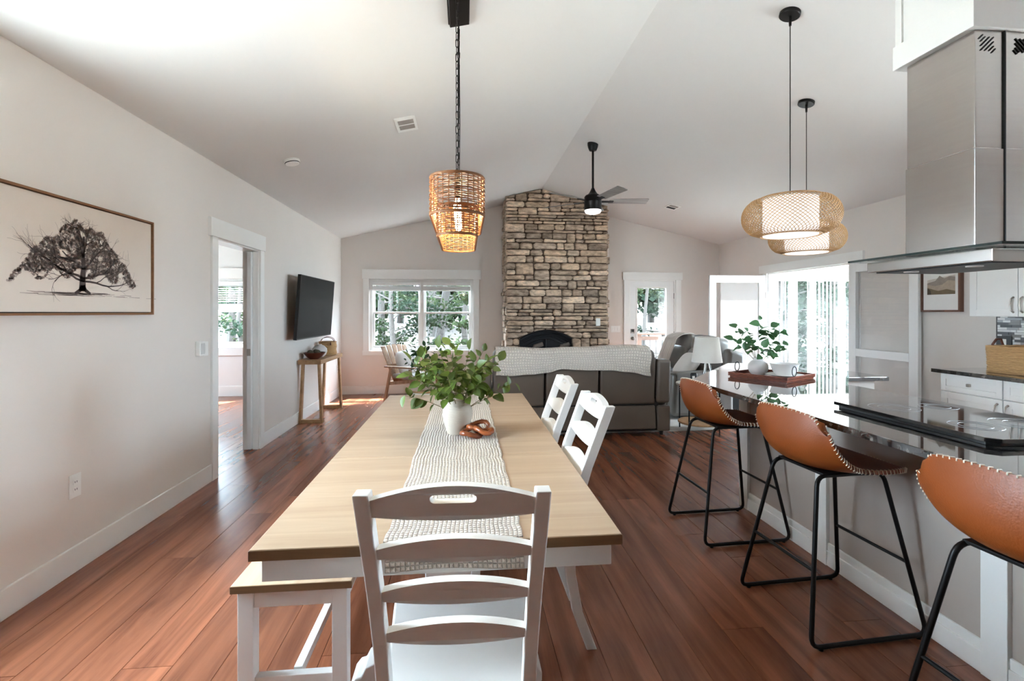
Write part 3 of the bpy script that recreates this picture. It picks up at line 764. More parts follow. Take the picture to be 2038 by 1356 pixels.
# ================================================================== CEILING ITEMS
def slope_frame(x, y, drop=0):
    """matrix: local z points out of the ceiling into the room"""
    s = 1 if x < RIDGE_X else -1
    a = math.atan(SLOPE)*s
    return Matrix.Translation((x, y, ceil_z(x)-drop)) @ Matrix.Rotation(-a, 4, 'Y') @ Matrix.Rotation(math.pi, 4, 'X')
def place(t, m): t.location = m.to_translation(); t.rotation_euler = m.to_euler(); return t
v = thing('ceiling_vent', 'white ceiling register with two dark slots left of the chandelier', 'vent')
MB().box(-.09, .09, -.155, .155, 0, .007).build('frame', M_plastic, v, .003)
for s in (-1, 1):
    mb = MB().box(-.066, .066, s*.055-.042, s*.055+.042, .007, .009).build('slot', M_ventg, v)
    for k in range(6): MB().bar((-.066, s*.055-.034+k*.0136, .010), (.066, s*.055-.034+k*.0136, .010), .0035, .002).build('louver', M_ventg, v)
place(v, slope_frame(-.50, 4.26))
v2 = thing('ceiling_vent', 'small white ceiling register right of the ceiling fan', 'vent')
MB().box(-.09, .09, -.13, .13, 0, .007).build('frame', M_plastic, v2, .003)
for s in (-1, 1): MB().box(-.066, .066, s*.05-.036, s*.05+.036, .007, .009).build('slot', M_ventg if s > 0 else M_dark, v2)
place(v2, slope_frame(3.12, 7.09))
sd = thing('smoke_detector', 'round white smoke detector on the left ceiling slope', 'smoke detector')
MB().lathe([(.068, 0), (.07, .012), (.064, .02), (.058, .034), (.03, .042), (0, .042)], n=28, cap1=False).build('body', M_plastic, sd, smooth=True)
MB().lathe([(.0625, .021), (.064, .025), (.0615, .029)], n=28, cap0=False, cap1=False).build('sensor_slot', M_dark, sd, smooth=True)
place(sd, slope_frame(-1.565, 4.6))

# ---- ceiling fan
FXc, FYc = 1.488, 5.57
fan = thing('ceiling_fan', 'black ceiling fan with five grey blades and a round light', 'ceiling fan', (FXc, FYc, ceil_z(FXc)))
zc = ceil_z(FXc)
MB().lathe([(.022, -.082), (.042, -.078), (.056, -.045), (.063, -.01), (.063, .022)], (FXc, FYc, zc), 24).build('canopy', M_black, fan, smooth=True)
MB().lathe([(.0125, 2.80), (.0125, zc-.075)], (FXc, FYc, 0), 14).build('downrod', M_black, fan, smooth=True)
MB().lathe([(.10, 2.592), (.10, 2.68), (.103, 2.685), (.103, 2.69), (.10, 2.695), (.10, 2.745), (.085, 2.765), (.06, 2.775), (.04, 2.80), (.022, 2.835), (.016, 2.85)], (FXc, FYc, 0), 28).build('motor_housing', M_black, fan, smooth=True)
MB().lathe([(.0, 2.545), (.05, 2.548), (.085, 2.56), (.096, 2.58), (.096, 2.592)], (FXc, FYc, 0), 28, cap0=False).build('light_diffuser', M_fanlight, fan, smooth=True)
M_blade = wood('fan_blade', srgb(120, 116, 112), srgb(160, 156, 152), .35, 'X', 1.0, .05, .1)
for k in range(5):
    a = R(-4+72*k); c_, s_ = math.cos(a), math.sin(a)
    m = Matrix.Translation((FXc, FYc, 2.70)) @ Matrix.Rotation(a, 4, 'Z') @ Matrix.Rotation(R(-13), 4, 'X')
    bm_ = MB().prism([(.19, -.055), (.63, -.066), (.645, -.055), (.645, .055), (.63, .066), (.19, .055)], 'Z', -.004, .004).xform(m)
    bl = bm_.build('blade', M_blade, fan, .002)
    MB().box(.09, .24, -.022, .022, -.012, -.004).xform(m).build('blade_arm', M_black, bl, .002)

# ---- linear rattan chandelier over the table
CX_, CY_ = -.036, 2.60
ch = thing('rattan_chandelier', 'two-tier brown woven rattan chandelier on black chains above the dining table', 'chandelier', (CX_, CY_, 2.04))
def stadium(hw, hl, n):
    """points of an oblong ring; hw half width (x), hl half length (y)"""
    r = hw; st = hl-r; per = 4*st+2*math.pi*r; out = []
    for k in range(n):
        d = per*k/n
        if d < 2*st: out.append((r, -st+d)); continue
        d -= 2*st
        if d < math.pi*r: t = d/r; out.append((r*math.cos(t), st+r*math.sin(t))); continue
        d -= math.pi*r
        if d < 2*st: out.append((-r, st-d)); continue
        d -= 2*st; t = math.pi+d/r; out.append((r*math.cos(t), -st+r*math.sin(t)))
    return out
def woven(name, hw, hl, z0, z1, rows, nst, rc):
    n = nst*2; ring = stadium(hw, hl, n); m = MB(); rr = random.Random(rows)
    for i in range(rows):
        z = z0+(z1-z0)*(i+.5)/rows; ph = i % 2
        pts = []
        for k, (x, y) in enumerate(ring):
            s = 1+(.0042/hw)*(1 if ((k//1)+ph) % 2 == 0 else -1)*(1 if k % 2 == 0 else .0)
            off = (1 if (k//2+ph) % 2 else -1)*.0038
            L = math.hypot(x/hw, 0)+1e-6; nx, ny = x/hw, (0 if abs(y) < hl-hw else (y-math.copysign(hl-hw, y))/hw)
            pts.append((CX_+x+nx*off, CY_+y+ny*off, z+rr.uniform(-.0016, .0016)))
        m.tube(pts, rc*rr.uniform(.8, 1.1), 5, closed=True)
    for k in range(0, n, 2):
        x, y = ring[k]; m.tube([(CX_+x, CY_+y, z0), (CX_+x, CY_+y, z1)], rc*.8, 5)
    for z in (z0, z1): m.tube([(CX_+x, CY_+y, z) for x, y in ring], .0062, 6, closed=True)
    return m.build(name, M_rattan, ch, smooth=True, angle=60)
woven('outer_shade', .127, .385, 1.862, 2.038, 17, 62, .0030)
woven('inner_shade', .094, .352, 1.766, 1.90, 13, 56, .0030)
fr = MB().tube([(CX_, CY_-.375, 2.036), (CX_, CY_+.375, 2.036)], .006, 8)
for yy in (-.25, 0, .25): fr.tube([(CX_-.125, CY_+yy, 2.034), (CX_+.125, CY_+yy, 2.034)], .004, 6)
for yy in (-.3, .3): fr.tube([(CX_-.092, CY_+yy, 1.898), (CX_+.092, CY_+yy, 1.898)], .0035, 6); fr.tube([(CX_, CY_+yy, 1.9), (CX_, CY_+yy, 2.036)], .004, 6)
fr.build('wire_frame', M_bronze, ch)
for yy in (-.24, -.08, .08, .24):
    s = MB().lathe([(.014, 1.95), (.014, 2.03)], (CX_, CY_+yy, 0), 12).build('lamp_socket', M_bronze, ch, smooth=True)
    MB().lathe([(.0, 1.872), (.012, 1.876), (.018, 1.892), (.018, 1.91), (.012, 1.935), (.011, 1.952)], (CX_, CY_+yy, 0), 12, cap0=False).build('bulb', M_bulb, s, smooth=True)
# canopy on the slope and two chains
m = slope_frame(CX_, CY_)
cb = MB().box(-.058, .058, -.31, .31, 0, .03).xform(m).build('ceiling_canopy', M_bronze, ch, .003)
MB().box(-.064, .064, -.316, .316, 0, .008).xform(m).build('canopy_rim', M_bronze, ch, .002)
zc = ceil_z(CX_)-.03
me = MB().tube([(.0075*math.cos(t), 0, (.0125 if math.sin(t) >= 0 else -.0125)+.0075*math.sin(t)) for t in [2*math.pi*k/14 for k in range(14)]], .0021, 6, closed=True).mesh('chain_link', M_bronze, True)
for yy in (-.25, .25):
    z = 2.05; k = 0
    MB().tube([(CX_, CY_+yy, 2.036), (CX_, CY_+yy, 2.05)], .004, 6).build('chain_loop', M_bronze, ch)
    while z < zc-.01:
        o = bpy.data.objects.new('chain_link', me); COL.objects.link(o); o.parent = ch
        o.location = (0, yy, z+.018-2.04); o.rotation_euler = (0, 0, R(35+90*(k % 2)+rp.uniform(-14, 14))); z += .0345; k += 1
    MB().tube([(CX_+.004, CY_+yy, 2.05), (CX_+.008, CY_+yy+.01, 2.5), (CX_+.003, CY_+yy, zc+.01)], .0022, 6).build('cord', M_black, ch)

# ---- two woven lanterns above the island
def lantern(label, x, y, zm, group):
    t = thing('woven_pendant', label, 'pendant lamp', (x, y, ceil_z(x)), group)
    ct = slope_frame(x, y)
    MB().lathe([(.060, 0), (.060, .018), (.056, .022), (0, .022)], n=28, cap1=False).xform(ct).build('ceiling_canopy', M_black, t, smooth=True)
    MB().lathe([(.007, -.06), (.009, -.02), (.009, 0)], (x, y, ceil_z(x)-.02), 10).build('cord_grip', M_black, t, smooth=True)
    MB().tube([(x, y, zm+.07), (x, y, ceil_z(x)-.03)], .0028, 6).build('cord', M_black, t)
    HB = .117; prof = lambda v: .168+.106*max(0, 1-(2*v-1)**2)**.55
    def pt(v, a): r = prof(v); return (x+r*math.cos(a), y+r*math.sin(a), zm-HB+2*HB*v)
    m = MB(); n = 66
    for sgn in (-1, 1):
        for k in range(n):
            a0 = 2*math.pi*k/n
            pts = [pt(j/12, a0+sgn*1.15*(j/12-.5)) for j in range(13)]
            m.tube(pts, .0021, 4, cap=False)
    m.build('woven_shell', M_bamboo, t, smooth=True, angle=80)
    for zz, r in ((zm-HB, .168), (zm+HB, .168)):
        MB().tube([(x+r*math.cos(2*math.pi*k/40), y+r*math.sin(2*math.pi*k/40), zz) for k in range(40)], .0042, 6, closed=True).build('rim_hoop', M_bamboo, t, smooth=True)
    MB().lathe([(.152, zm-HB+.004), (.152, zm+HB-.012)], (x, y, 0), 40, cap0=False, cap1=False).build('inner_drum', M_lantern, t, smooth=True)
    MB().lathe([(.152, zm-HB-.002), (.152, zm-HB+.004)], (x, y, 0), 40).build('diffuser', M_lantern, t)
    MB().lathe([(.02, zm+.03), (.02, zm+HB-.015)], (x, y, 0), 12).build('lamp_socket', M_black, t, smooth=True)
    for a in (0, 2.09, 4.19): MB().tube([(x, y, zm+.07), (x+.166*math.cos(a), y+.166*math.sin(a), zm+HB-.004)], .0022, 5).build('spider_arm', M_black, t)
    return t
lantern('larger-looking woven bamboo lantern pendant, the nearer of the pair above the island', 2.0, 2.83, 1.993, 'woven lanterns above the island')
lantern('smaller-looking woven bamboo lantern pendant, the farther of the pair above the island', 2.725, 3.66, 1.995, 'woven lanterns above the island')

# ================================================================== ISLAND
CZ = .92
isl = thing('kitchen_island', 'grey panelled kitchen island with white pilasters and base moulding', 'island', (2.25, 1.9, 0))
base = [(2.02, .25), (2.50, .25), (2.50, 3.06), (2.80, 3.40), (3.08, 3.40), (3.08, 4.28), (2.62, 4.28), (2.02, 3.36)]
MB().prism(base, 'Z', 0, CZ-.031).build('base_body', M_islandp, isl)
MB().box(1.999, 2.02, .25, 3.36, 0, .125).box(1.992, 2.02, .25, 3.36, 0, .085).build('base_moulding', M_trim, isl, .003)
d = (Vector((2.62, 4.28))-Vector((2.02, 3.36))).normalized(); nrm = Vector((-d.y, d.x))
q = [Vector((2.02, 3.36)), Vector((2.62, 4.28))]
MB().prism([tuple(q[0]), tuple(q[1]), tuple(q[1]+nrm*.02), tuple(q[0]+nrm*.02)], 'Z', 0, .125).build('base_moulding', M_trim, isl, .002)
for y0, y1 in ((3.27, 3.375), (2.515, 2.60), (1.61, 1.705), (.70, .79)):
    MB().box(1.988, 2.02, y0, y1, 0, CZ-.031).build('pilaster', M_trim, isl, .002)
for y0, y1 in ((2.60, 3.27), (1.705, 2.515), (.79, 1.61)):
    MB().box(2.008, 2.02, y0, y1, .125, CZ-.031).build('panel', M_islandp, isl)
# overhang corbel rail under the top
MB().box(2.49, 2.503, .3, 3.04, .12, .86).build('panel', M_cabw, isl, .002)
ct = MB().prism([(1.60, .15), (2.545, .15), (2.545, 3.02), (2.82, 3.335), (3.14, 3.335), (3.14, 4.385), (2.47, 4.385), (1.60, 3.33)], 'Z', CZ-.03, CZ).build('island_countertop', M_granite, None, .002)
tag(ct, 'polished black granite countertop with angled corner on the island', 'countertop')
ck = thing('cooktop', 'black glass induction cooktop on the island counter', 'cooktop', (2.13, 1.925, CZ))
MB().prism([(1.875, 1.59), (1.905, 1.565), (2.375, 1.565), (2.375, 2.285), (1.875, 2.285)], 'Z', CZ+.0005, CZ+.012).build('frame', M_tvb, ck, .001)
MB().prism([(1.86, 1.58), (1.895, 1.55), (2.39, 1.55), (2.39, 2.30), (1.86, 2.30)], 'Z', CZ+.014, CZ+.030).build('glass_top', M_glassb, ck, .002)
M_ring = mat('burner_print', srgb(150, 150, 150), .3)
for x, y, r in ((2.02, 2.12, .10), (2.25, 2.12, .075), (2.02, 1.75, .085), (2.25, 1.75, .115)):
    for rr in (r, r*.62): MB().tube([(x+rr*math.cos(2*math.pi*k/40), y+rr*math.sin(2*math.pi*k/40), CZ+.0302) for k in range(40)], .0011, 4, closed=True).build('burner_ring', M_ring, ck)

# ---- hood
hd = thing('range_hood', 'stainless island range hood with flat glass canopy hung over the cooktop', 'range hood', (2.16, 1.91, 1.65))
MB().box(2.03, 2.295, 1.76, 2.07, 1.655, 2.06).build('lower_duct', M_steel, hd, .003)
MB().box(2.034, 2.291, 1.764, 2.066, 2.06, 2.534).build('upper_duct', M_steel, hd, .003)
MB().box(2.1595, 2.1645, 1.757, 1.764, 1.656, 2.533).build('duct_seam', M_gap, hd)
for x0, sgn in ((2.058, 1), (2.268, -1)):
    for k in range(7):
        a = max(0, k-3)*.013; b = min(6, k+3)*.013
        p0, p1 = (k*.013-a, a), (a, k*.013-a)
        u0, w0 = max(0, k-3)*.0175, 0
        pts = [(max(0, (k-3))*.0187, min(3, k)*.018), (min(3, k)*.0187, max(0, k-3)*.018)]
        (u0, w0), (u1, w1) = pts
        if abs(u1-u0) < .004: u0 -= .008; u1 += .008; w0 += .008; w1 -= .008
        z0 = 2.452
        MB().bar((x0+sgn*u0, 1.7625, z0+(.054-w0)), (x0+sgn*u1, 1.7625, z0+(.054-w1)), .0045, .004, (0, 1, 0)).build('vent_slot', M_dark, hd)
MB().box(1.958, 2.365, 1.635, 2.205, 1.592, 1.640).build('hood_body', M_steel, hd, .003)
MB().box(1.985, 2.34, 1.66, 2.18, 1.588, 1.593).build('grease_filter', M_black, hd)
for y in (1.78, 2.06): MB().lathe([(.028, 1.584), (.028, 1.588)], (2.05, y, 0), 18).build('hood_lamp', M_bowlw, hd)
MB().box(1.90, 2.425, 1.555, 2.255, 1.6445, 1.6535).build('glass_canopy', M_hoodglass, hd)
MB().box(1.8995, 1.902, 1.555, 2.255, 1.644, 1.654).box(1.902, 2.425, 1.5545, 1.557, 1.644, 1.654).build('glass_edge', mat('glass_edge', srgb(40, 50, 48), .15), hd)
MB().box(2.0, 2.325, 1.73, 2.10, 1.640, 1.6445).build('canopy_plate', M_steel, hd)
sf = thing('hood_soffit', 'white boxed soffit between ceiling and range hood', 'soffit', (2.16, 1.92, 2.54))
def to_ceiling(mb_, x0, x1, y0, y1, z0):
    return mb_.hexa([(x0, y0, z0), (x1, y0, z0), (x1, y1, z0), (x0, y1, z0), (x0, y0, ceil_z(x0)+.0), (x1, y0, ceil_z(x1)), (x1, y1, ceil_z(x1)), (x0, y1, ceil_z(x0))])
to_ceiling(MB(), 2.018, 2.31, 1.755, 2.098, 2.545).build('box', M_trim, sf, .002)
MB().box(2.006, 2.322, 1.745, 2.112, 2.535, 2.645).build('base_trim', M_trim, sf, .002)
to_ceiling(MB(), 2.008, 2.018, 2.068, 2.100, 2.645).build('corner_trim', M_trim, sf); to_ceiling(MB(), 2.008, 2.018, 1.753, 1.775, 2.645).build('corner_trim', M_trim, sf)

# ================================================================== KITCHEN RUN
def shaker(mb_, x, y0, y1, z0, z1, rail=.055):
    """door face towards -X at plane x"""
    mb_.box(x, x+.012, y0+rail, y1-rail, z0+rail, z1-rail)
    mb_.box(x-.008, x+.012, y0, y0+rail, z0, z1); mb_.box(x-.008, x+.012, y1-rail, y1, z0, z1)
    mb_.box(x-.008, x+.012, y0+rail, y1-rail, z0, z0+rail); mb_.box(x-.008, x+.012, y0+rail, y1-rail, z1-rail, z1)
    return mb_
def pull(x, y, z0, z1, par):
    pts = [(x, y, z0), (x-.022, y, z0+.012), (x-.032, y, (z0+z1)/2), (x-.022, y, z1-.012), (x, y, z1)]
    return MB().tube(pts, [.008, .0055, .0045, .0055, .008], 8).build('handle', M_nickel, par, smooth=True)
labs = ['white base cabinet with drawer at the far end of the wall counter', 'white base cabinet beside the end one, under the basket', 'white base cabinet third from the far end, beyond the frame edge', 'white base cabinet nearest the camera, beyond the frame edge']
y = 3.772
for i in range(4):
    a, b = y-.482, y-.002; y -= .484
    c = thing('base_cabinet', labs[i], 'cabinet', (4.35, (a+b)/2, 0), 'base cabinets along the kitchen wall')
    MB().box(4.042, XR-.002, a, b, .1, .888).box(4.10, XR-.002, a, b, 0, .1).build('body', M_cabw, c, .001)
    dr = shaker(MB(), 4.03, a+.003, b-.003, .745, .885, .042).build('drawer', M_cabw, c, .001)
    ym = (a+b)/2
    MB().box(4.0, 4.022, ym-.013, ym+.013, .802, .826).build('knob', M_nickel, dr, .004)
    dd = shaker(MB(), 4.03, a+.003, b-.003, .115, .738).build('door', M_cabw, c, .001)
    pull(4.022, (a+.035) if i % 2 == 0 else (b-.035), .60, .705, dd)
wt = MB().box(3.99, XR-.002, y-.0, 3.825, .889, CZ).build('wall_countertop', M_granite, None, .002); tag(wt, 'polished black granite counter along the kitchen wall', 'countertop')
labs = ['white wall cabinet with arched pulls right of the landscape picture', 'white wall cabinet second from the landscape picture, beyond the frame edge']
y = 3.79
for i in range(2):
    a, b = y-.745, y-.002; y -= .747
    c = thing('wall_cabinet', labs[i], 'cabinet', (4.48, (a+b)/2, 1.365), 'wall cabinets in the kitchen')
    MB().box(4.334, XR-.002, a, b, 1.365, 2.30).build('body', M_cabw, c, .001)
    for k in range(2):
        p, r = (a+.373*(1-k)+.002, a+.373*(2-k)-.003)
        dd = shaker(MB(), 4.322, p, min(r, b-.002), 1.368, 2.297).build('door', M_cabw, c, .001)
        pull(4.314, (p+.03) if k == 0 else (min(r, b)-.03), 1.40, 1.52, dd)
# backsplash: staggered glass and stone sticks
bs = thing('mosaic_backsplash', 'grey and silver stick mosaic backsplash behind the basket', 'backsplash', (XR, 3.4, CZ))
MB().box(XR-.004, XR-.0005, 2.5, 3.84, CZ+.0005, 1.364).build('grout', mat('grout', srgb(96, 94, 92), .9), bs)
MB().box(XR-.012, XR-.0005, 3.835, 3.845, CZ+.0005, 1.364).build('edge_strip', mat('edge_strip', srgb(70, 68, 66), .5), bs)
Mt = [mat('tile_%s' % n_, srgb(*c_), r_, var=.08, scale=30) for n_, c_, r_ in (('pearl', (222, 222, 220), .12), ('silver', (168, 170, 172), .1), ('slate', (92, 92, 94), .3), ('smoke', (128, 126, 124), .12), ('white', (240, 240, 238), .25))]
tc_ = {}; z = CZ+.004; row = 0
while z < 1.36:
    yy = 3.834; first = True
    while yy > 3.18:
        L = rp.choice((.045, .06, .075, .09)) * (.5 if first and row % 2 else 1); first = False
        k = rp.randrange(5); key = (round(L, 4), k, rp.randrange(2))
        if key not in tc_: tc_[key] = MB().box(-.008-.003*key[2], 0, -L+.0015, 0, 0, .0185).mesh('tile', Mt[k])
        o = bpy.data.objects.new('tile', tc_[key]); COL.objects.link(o); o.parent = bs; o.location = (-.004, yy-3.4, z-CZ); yy -= L
    z += .0205; row += 1
bo = thing('counter_outlet', 'black outlet plate on the mosaic backsplash', 'outlet', (XR-.012, 3.79, 1.135))
MB().box(XR-.022, XR-.0125, 3.715, 3.832, 1.075, 1.195).build('cover_plate', mat('plate_black', srgb(48, 47, 46), .35), bo, .003)
MB().box(XR-.024, XR-.022, 3.755, 3.795, 1.10, 1.17).build('receptacle', M_nickel, bo, .002)
# basket
bk = thing('straw_basket', 'woven straw basket with leather handle on the kitchen counter', 'basket', (4.33, 3.40, CZ))
mb = MB(); rb = random.Random(5)
bx0, bx1, by0, by1 = 4.18, 4.48, 3.06, 3.54
for i in range(17):
    z = CZ+.008+i*.0125; g = .006*i/16
    def cr(x0, x1, y0, y1, r=.03):
        out = []
        for (cx, cy, a0) in ((x1-r, y1-r, 0), (x0+r, y1-r, 90), (x0+r, y0+r, 180), (x1-r, y0+r, 270)):
            for k in range(5): a = R(a0+22.5*k); out.append((cx+r*math.cos(a), cy+r*math.sin(a)))
        return out
    loop = cr(bx0-g, bx1+g, by0-g, by1+g); pts = []
    for (p0, p1) in zip(loop, loop[1:]+loop[:1]):
        n_ = max(1, int(math.hypot(p1[0]-p0[0], p1[1]-p0[1])/.025))
        for k in range(n_): t = k/n_; pts.append((p0[0]+(p1[0]-p0[0])*t+rb.uniform(-.0025, .0025), p0[1]+(p1[1]-p0[1])*t+rb.uniform(-.0025, .0025), z+rb.uniform(-.002, .002)))
    mb.tube(pts, .0085, 6, closed=True)
mb.build('woven_wall', M_basket, bk, smooth=True, angle=70)
MB().box(bx0, bx1, by0, by1, CZ+.001, CZ+.012).build('bottom', M_basket, bk)
MB().tube([(4.27, by1+.008, CZ+.17), (4.275, by1+.03, CZ+.22), (4.30, by1+.022, CZ+.262), (4.34, by1+.022, CZ+.262), (4.365, by1+.03, CZ+.22), (4.37, by1+.008, CZ+.17)], .009, 8).build('handle', M_strap, bk, smooth=True)

# ---- landscape picture on the right wall
lp = thing('landscape_picture', 'brown framed landscape print with white mat above the kitchen counter', 'picture', (XR, 4.32, 1.40))
py0, py1, pz0, pz1 = 4.13, 4.525, 1.405, 1.93; FD = .045
for a, b, c, d in ((py0, py0+.018, pz0, pz1), (py1-.018, py1, pz0, pz1), (py0+.018, py1-.018, pz0, pz0+.018), (py0+.018, py1-.018, pz1-.018, pz1)):
    box('frame', M_framewal, lp, XR-FD, XR-.001, a, b, c, d, .002)
box('mat_board', M_matboard, lp, XR-.030, XR-.004, py0+.018, py1-.018, pz0+.018, pz1-.018)
xx = XR-.0308
def flat(poly, mt, name, par, d=0): return MB().add([(xx-d, a, b) for a, b in poly], [tuple(range(len(poly)))]).build(name, mt, par)
Ma, Mb_, Mc, Md, Me = [mat('print_%d' % i, srgb(*c), .9, var=.2, scale=30) for i, c in enumerate(((206, 198, 188), (150, 140, 130), (176, 160, 142), (120, 106, 84), (84, 78, 66)))]
y0, y1, zb, zt = 4.185, 4.465, 1.575, 1.76
W = lambda t: y1+(y0-y1)*t
flat([(W(0), zb), (W(1), zb), (W(1), zt), (W(.0), zt-.04)], Ma, 'print_sky', lp)
flat([(W(0), zb), (W(1), zb), (W(1), zt-.02), (W(.8), zt-.012), (W(.62), zt-.03), (W(.45), zt-.002), (W(.3), zt-.05), (W(0), zt-.07)], Mb_, 'print_mountain', lp, .0002)
flat([(W(.0), zb), (W(1), zb), (W(1), zt-.06), (W(.75), zt-.05), (W(.55), zt-.09), (W(.3), zt-.10), (W(0), zt-.085)], Mc, 'print_hill', lp, .0004)
flat([(W(0), zb), (W(1), zb), (W(1), zb+.03), (W(.7), zb+.05), (W(.4), zb+.035), (W(0), zb+.07)], Md, 'print_field', lp, .0006)
flat([(W(0), zb), (W(.15), zb), (W(.12), zb+.04), (W(.05), zb+.06), (W(0), zb+.055)], Me, 'print_tree', lp, .0008)

# ================================================================== BAR STOOLS
def make_stool(name, label):
    t = thing(name, label, 'bar stool', (0, 0, 0), 'tan leather bar stools at the island')
    prof = [(-.226, .966), (-.234, .905), (-.234, .838), (-.218, .778), (-.180, .737), (-.115, .712), (-.03, .701), (.07, .703), (.16, .712), (.22, .716), (.25, .706)]
    half = [.212, .226, .234, .236, .238, .236, .232, .226, .215, .195, .165]
    lift = [-.02, -.002, .010, .03, .045, .045, .035, .022, .010, .002, -.006]
    wrap = [.035, .05, .065, .075, .06, .03, .0, .0, .0, .0, .0]
    def ev(arr, s):
        s *= len(arr)-1; i = min(int(s), len(arr)-2); f = s-i
        p0, p1, p2, p3 = arr[max(i-1, 0)], arr[i], arr[i+1], arr[min(i+2, len(arr)-1)]
        h = lambda a, b, c, d: .5*((2*b)+(-a+c)*f+(2*a-5*b+4*c-d)*f*f+(-a+3*b-3*c+d)*f**3)
        return tuple(h(a, b, c, d) for a, b, c, d in zip(p0, p1, p2, p3)) if isinstance(p0, tuple) else h(p0, p1, p2, p3)
    def fn(u, v):
        a = 2*u-1; x, z = ev(prof, v); w = ev(half, v); e = abs(a)**2.2
        # rounded corner at the top of the back and at the front of the seat
        if v < .14: z -= .055*(max(0, abs(a)-.68)/.32)**2*(1-v/.14)
        return (x+ev(wrap, v)*e, a*w, z+ev(lift, v)*e)
    MB().grid(fn, 22, 40, -.016).build('seat_shell', M_leather, t, smooth=True, angle=70)
    st = MB(); N = 0
    rim = [fn(0, j/90) for j in range(91)]+[fn(i/40, 1) for i in range(1, 40)]+[fn(1, j/90) for j in range(90, -1, -1)]+[fn(i/40, 0) for i in range(39, 0, -1)]
    uvs_ = [(0, j/90) for j in range(91)]+[(i/40, 1) for i in range(1, 40)]+[(1, j/90) for j in range(90, -1, -1)]+[(i/40, 0) for i in range(39, 0, -1)]
    def nrm_(u, v):
        e = .01; du = Vector(fn(min(u+e, 1), v))-Vector(fn(max(u-e, 0), v)); dv = Vector(fn(u, min(v+e, 1)))-Vector(fn(u, max(v-e, 0))); return du.cross(dv).normalized()
    nrms = [nrm_(*w_) for w_ in uvs_]
    acc = 0
    for q_, (p0, p1) in enumerate(zip(rim, rim[1:]+rim[:1])):
        p0, p1 = Vector(p0), Vector(p1); acc += (p1-p0).length
        if acc >= .0125:
            acc = 0; d_ = (p1-p0).normalized(); c_ = (p0+p1)/2; n_ = nrms[q_]; o_ = n_.cross(d_).normalized()
            if o_.dot(c_-Vector((.0, 0, .78))) < 0: o_ = -o_
            st.tube([c_-n_*.003-o_*.005, c_-n_*.001+o_*.0015+d_*.002, c_+n_*.017+o_*.0015+d_*.005, c_+n_*.019-o_*.005+d_*.007], .0021, 5)
    st.build('whip_stitching', M_stitch, t)
    r = .0095
    for s in (1, -1):
        yt, yb = s*.135, s*.235
        def bend(a, b, c, k=.04, n=5):
            a, b, c = Vector(a), Vector(b), Vector(c); p = b+(a-b).normalized()*k; q_ = b+(c-b).normalized()*k
            return [tuple(p*(1-i/n)**2+2*b*(i/n)*(1-i/n)+q_*(i/n)**2) for i in range(n+1)]
        P = [(-.0, yt, .686), (-.165, yt, .684), (-.280, yb, .0135), (.280, yb, .0135), (.165, yt, .684), (.0, yt, .686)]
        path = [P[0]]
        for i in range(1, 5): path += bend(P[i-1], P[i], P[i+1], .045)
        MB().tube(path+[P[5]], r, 10).build('sled_leg', M_black, t, smooth=True)
        for x in (-.235, .235): MB().lathe([(.010, 0), (.010, .008)], (x, yb, 0), 10).build('foot_glide', M_black, t)
    def at(z, x_top, x_bot, sgn):
        f = (.684-z)/(.684-.0135); return (x_top+(x_bot-x_top)*f, sgn*(.135+.10*f), z)
    MB().tube([at(.305, -.165, -.280, 1), at(.305, -.165, -.280, -1)], .0075, 8).build('stretcher', M_black, t, smooth=True)
    MB().tube([at(.305, .165, .280, 1), at(.305, .165, .280, -1)], .0075, 8).build('footrest', M_black, t, smooth=True)
    MB().box(-.14, .14, -.14, .14, .684, .695).build('seat_plate', M_black, t, .002)
    return t
s1 = make_stool('bar_stool', 'tan leather bar stool farthest from camera, beside the side table and lamp')
s2 = copy_tree(s1); s2['label'] = 'tan leather bar stool, middle of three along the island'
s3 = copy_tree(s1); s3['label'] = 'tan leather bar stool nearest the camera, cut by the right edge'
for s, (x, y, a) in ((s1, (1.688, 3.02, 2.5)), (s2, (1.688, 2.135, 3.5)), (s3, (1.69, 1.245, 3.5))):
    s.location = (x, y, 0); s.rotation_euler = (0, 0, R(a))

# ================================================================== DINING
TX0, TX1, TY0, TY1, TZ = -.578, .452, 1.372, 3.835, .76
tb = thing('dining_table', 'long trestle dining table with pale oak top and white base', 'table', (-.06, 2.6, 0))
segs = [TY0, 2.20, 3.02, TY1]
for a, b in zip(segs, segs[1:]):
    tl = MB().box(TX0, TX1, a+(.0006 if a > TY0 else 0), b-(.0006 if b < TY1 else 0), TZ-.031, TZ).build('top_leaf', M_oak, tb, .0025)
for i, (x0, x1, y0, y1) in enumerate(((TX0-.0012, TX1+.0012, TY0-.0012, TY0), (TX0-.0012, TX1+.0012, TY1, TY1+.0012), (TX0-.0012, TX0, TY0, TY1), (TX1, TX1+.0012, TY0, TY1))):
    MB().box(x0, x1, y0, y1, TZ-.0305, TZ-.003).build('edge_band', M_oakedge, tb)
for y0, y1 in ((TY0+.02, TY0+.045), (TY1-.045, TY1-.02)): MB().box(TX0+.025, TX1-.025, y0, y1, TZ-.098, TZ-.0315).build('apron', M_white, tb, .002)
for x0, x1 in ((TX0+.025, TX0+.05), (TX1-.05, TX1-.025)): MB().box(x0, x1, TY0+.045, TY1-.045, TZ-.098, TZ-.0315).build('apron', M_white, tb, .002)
xc = -.063
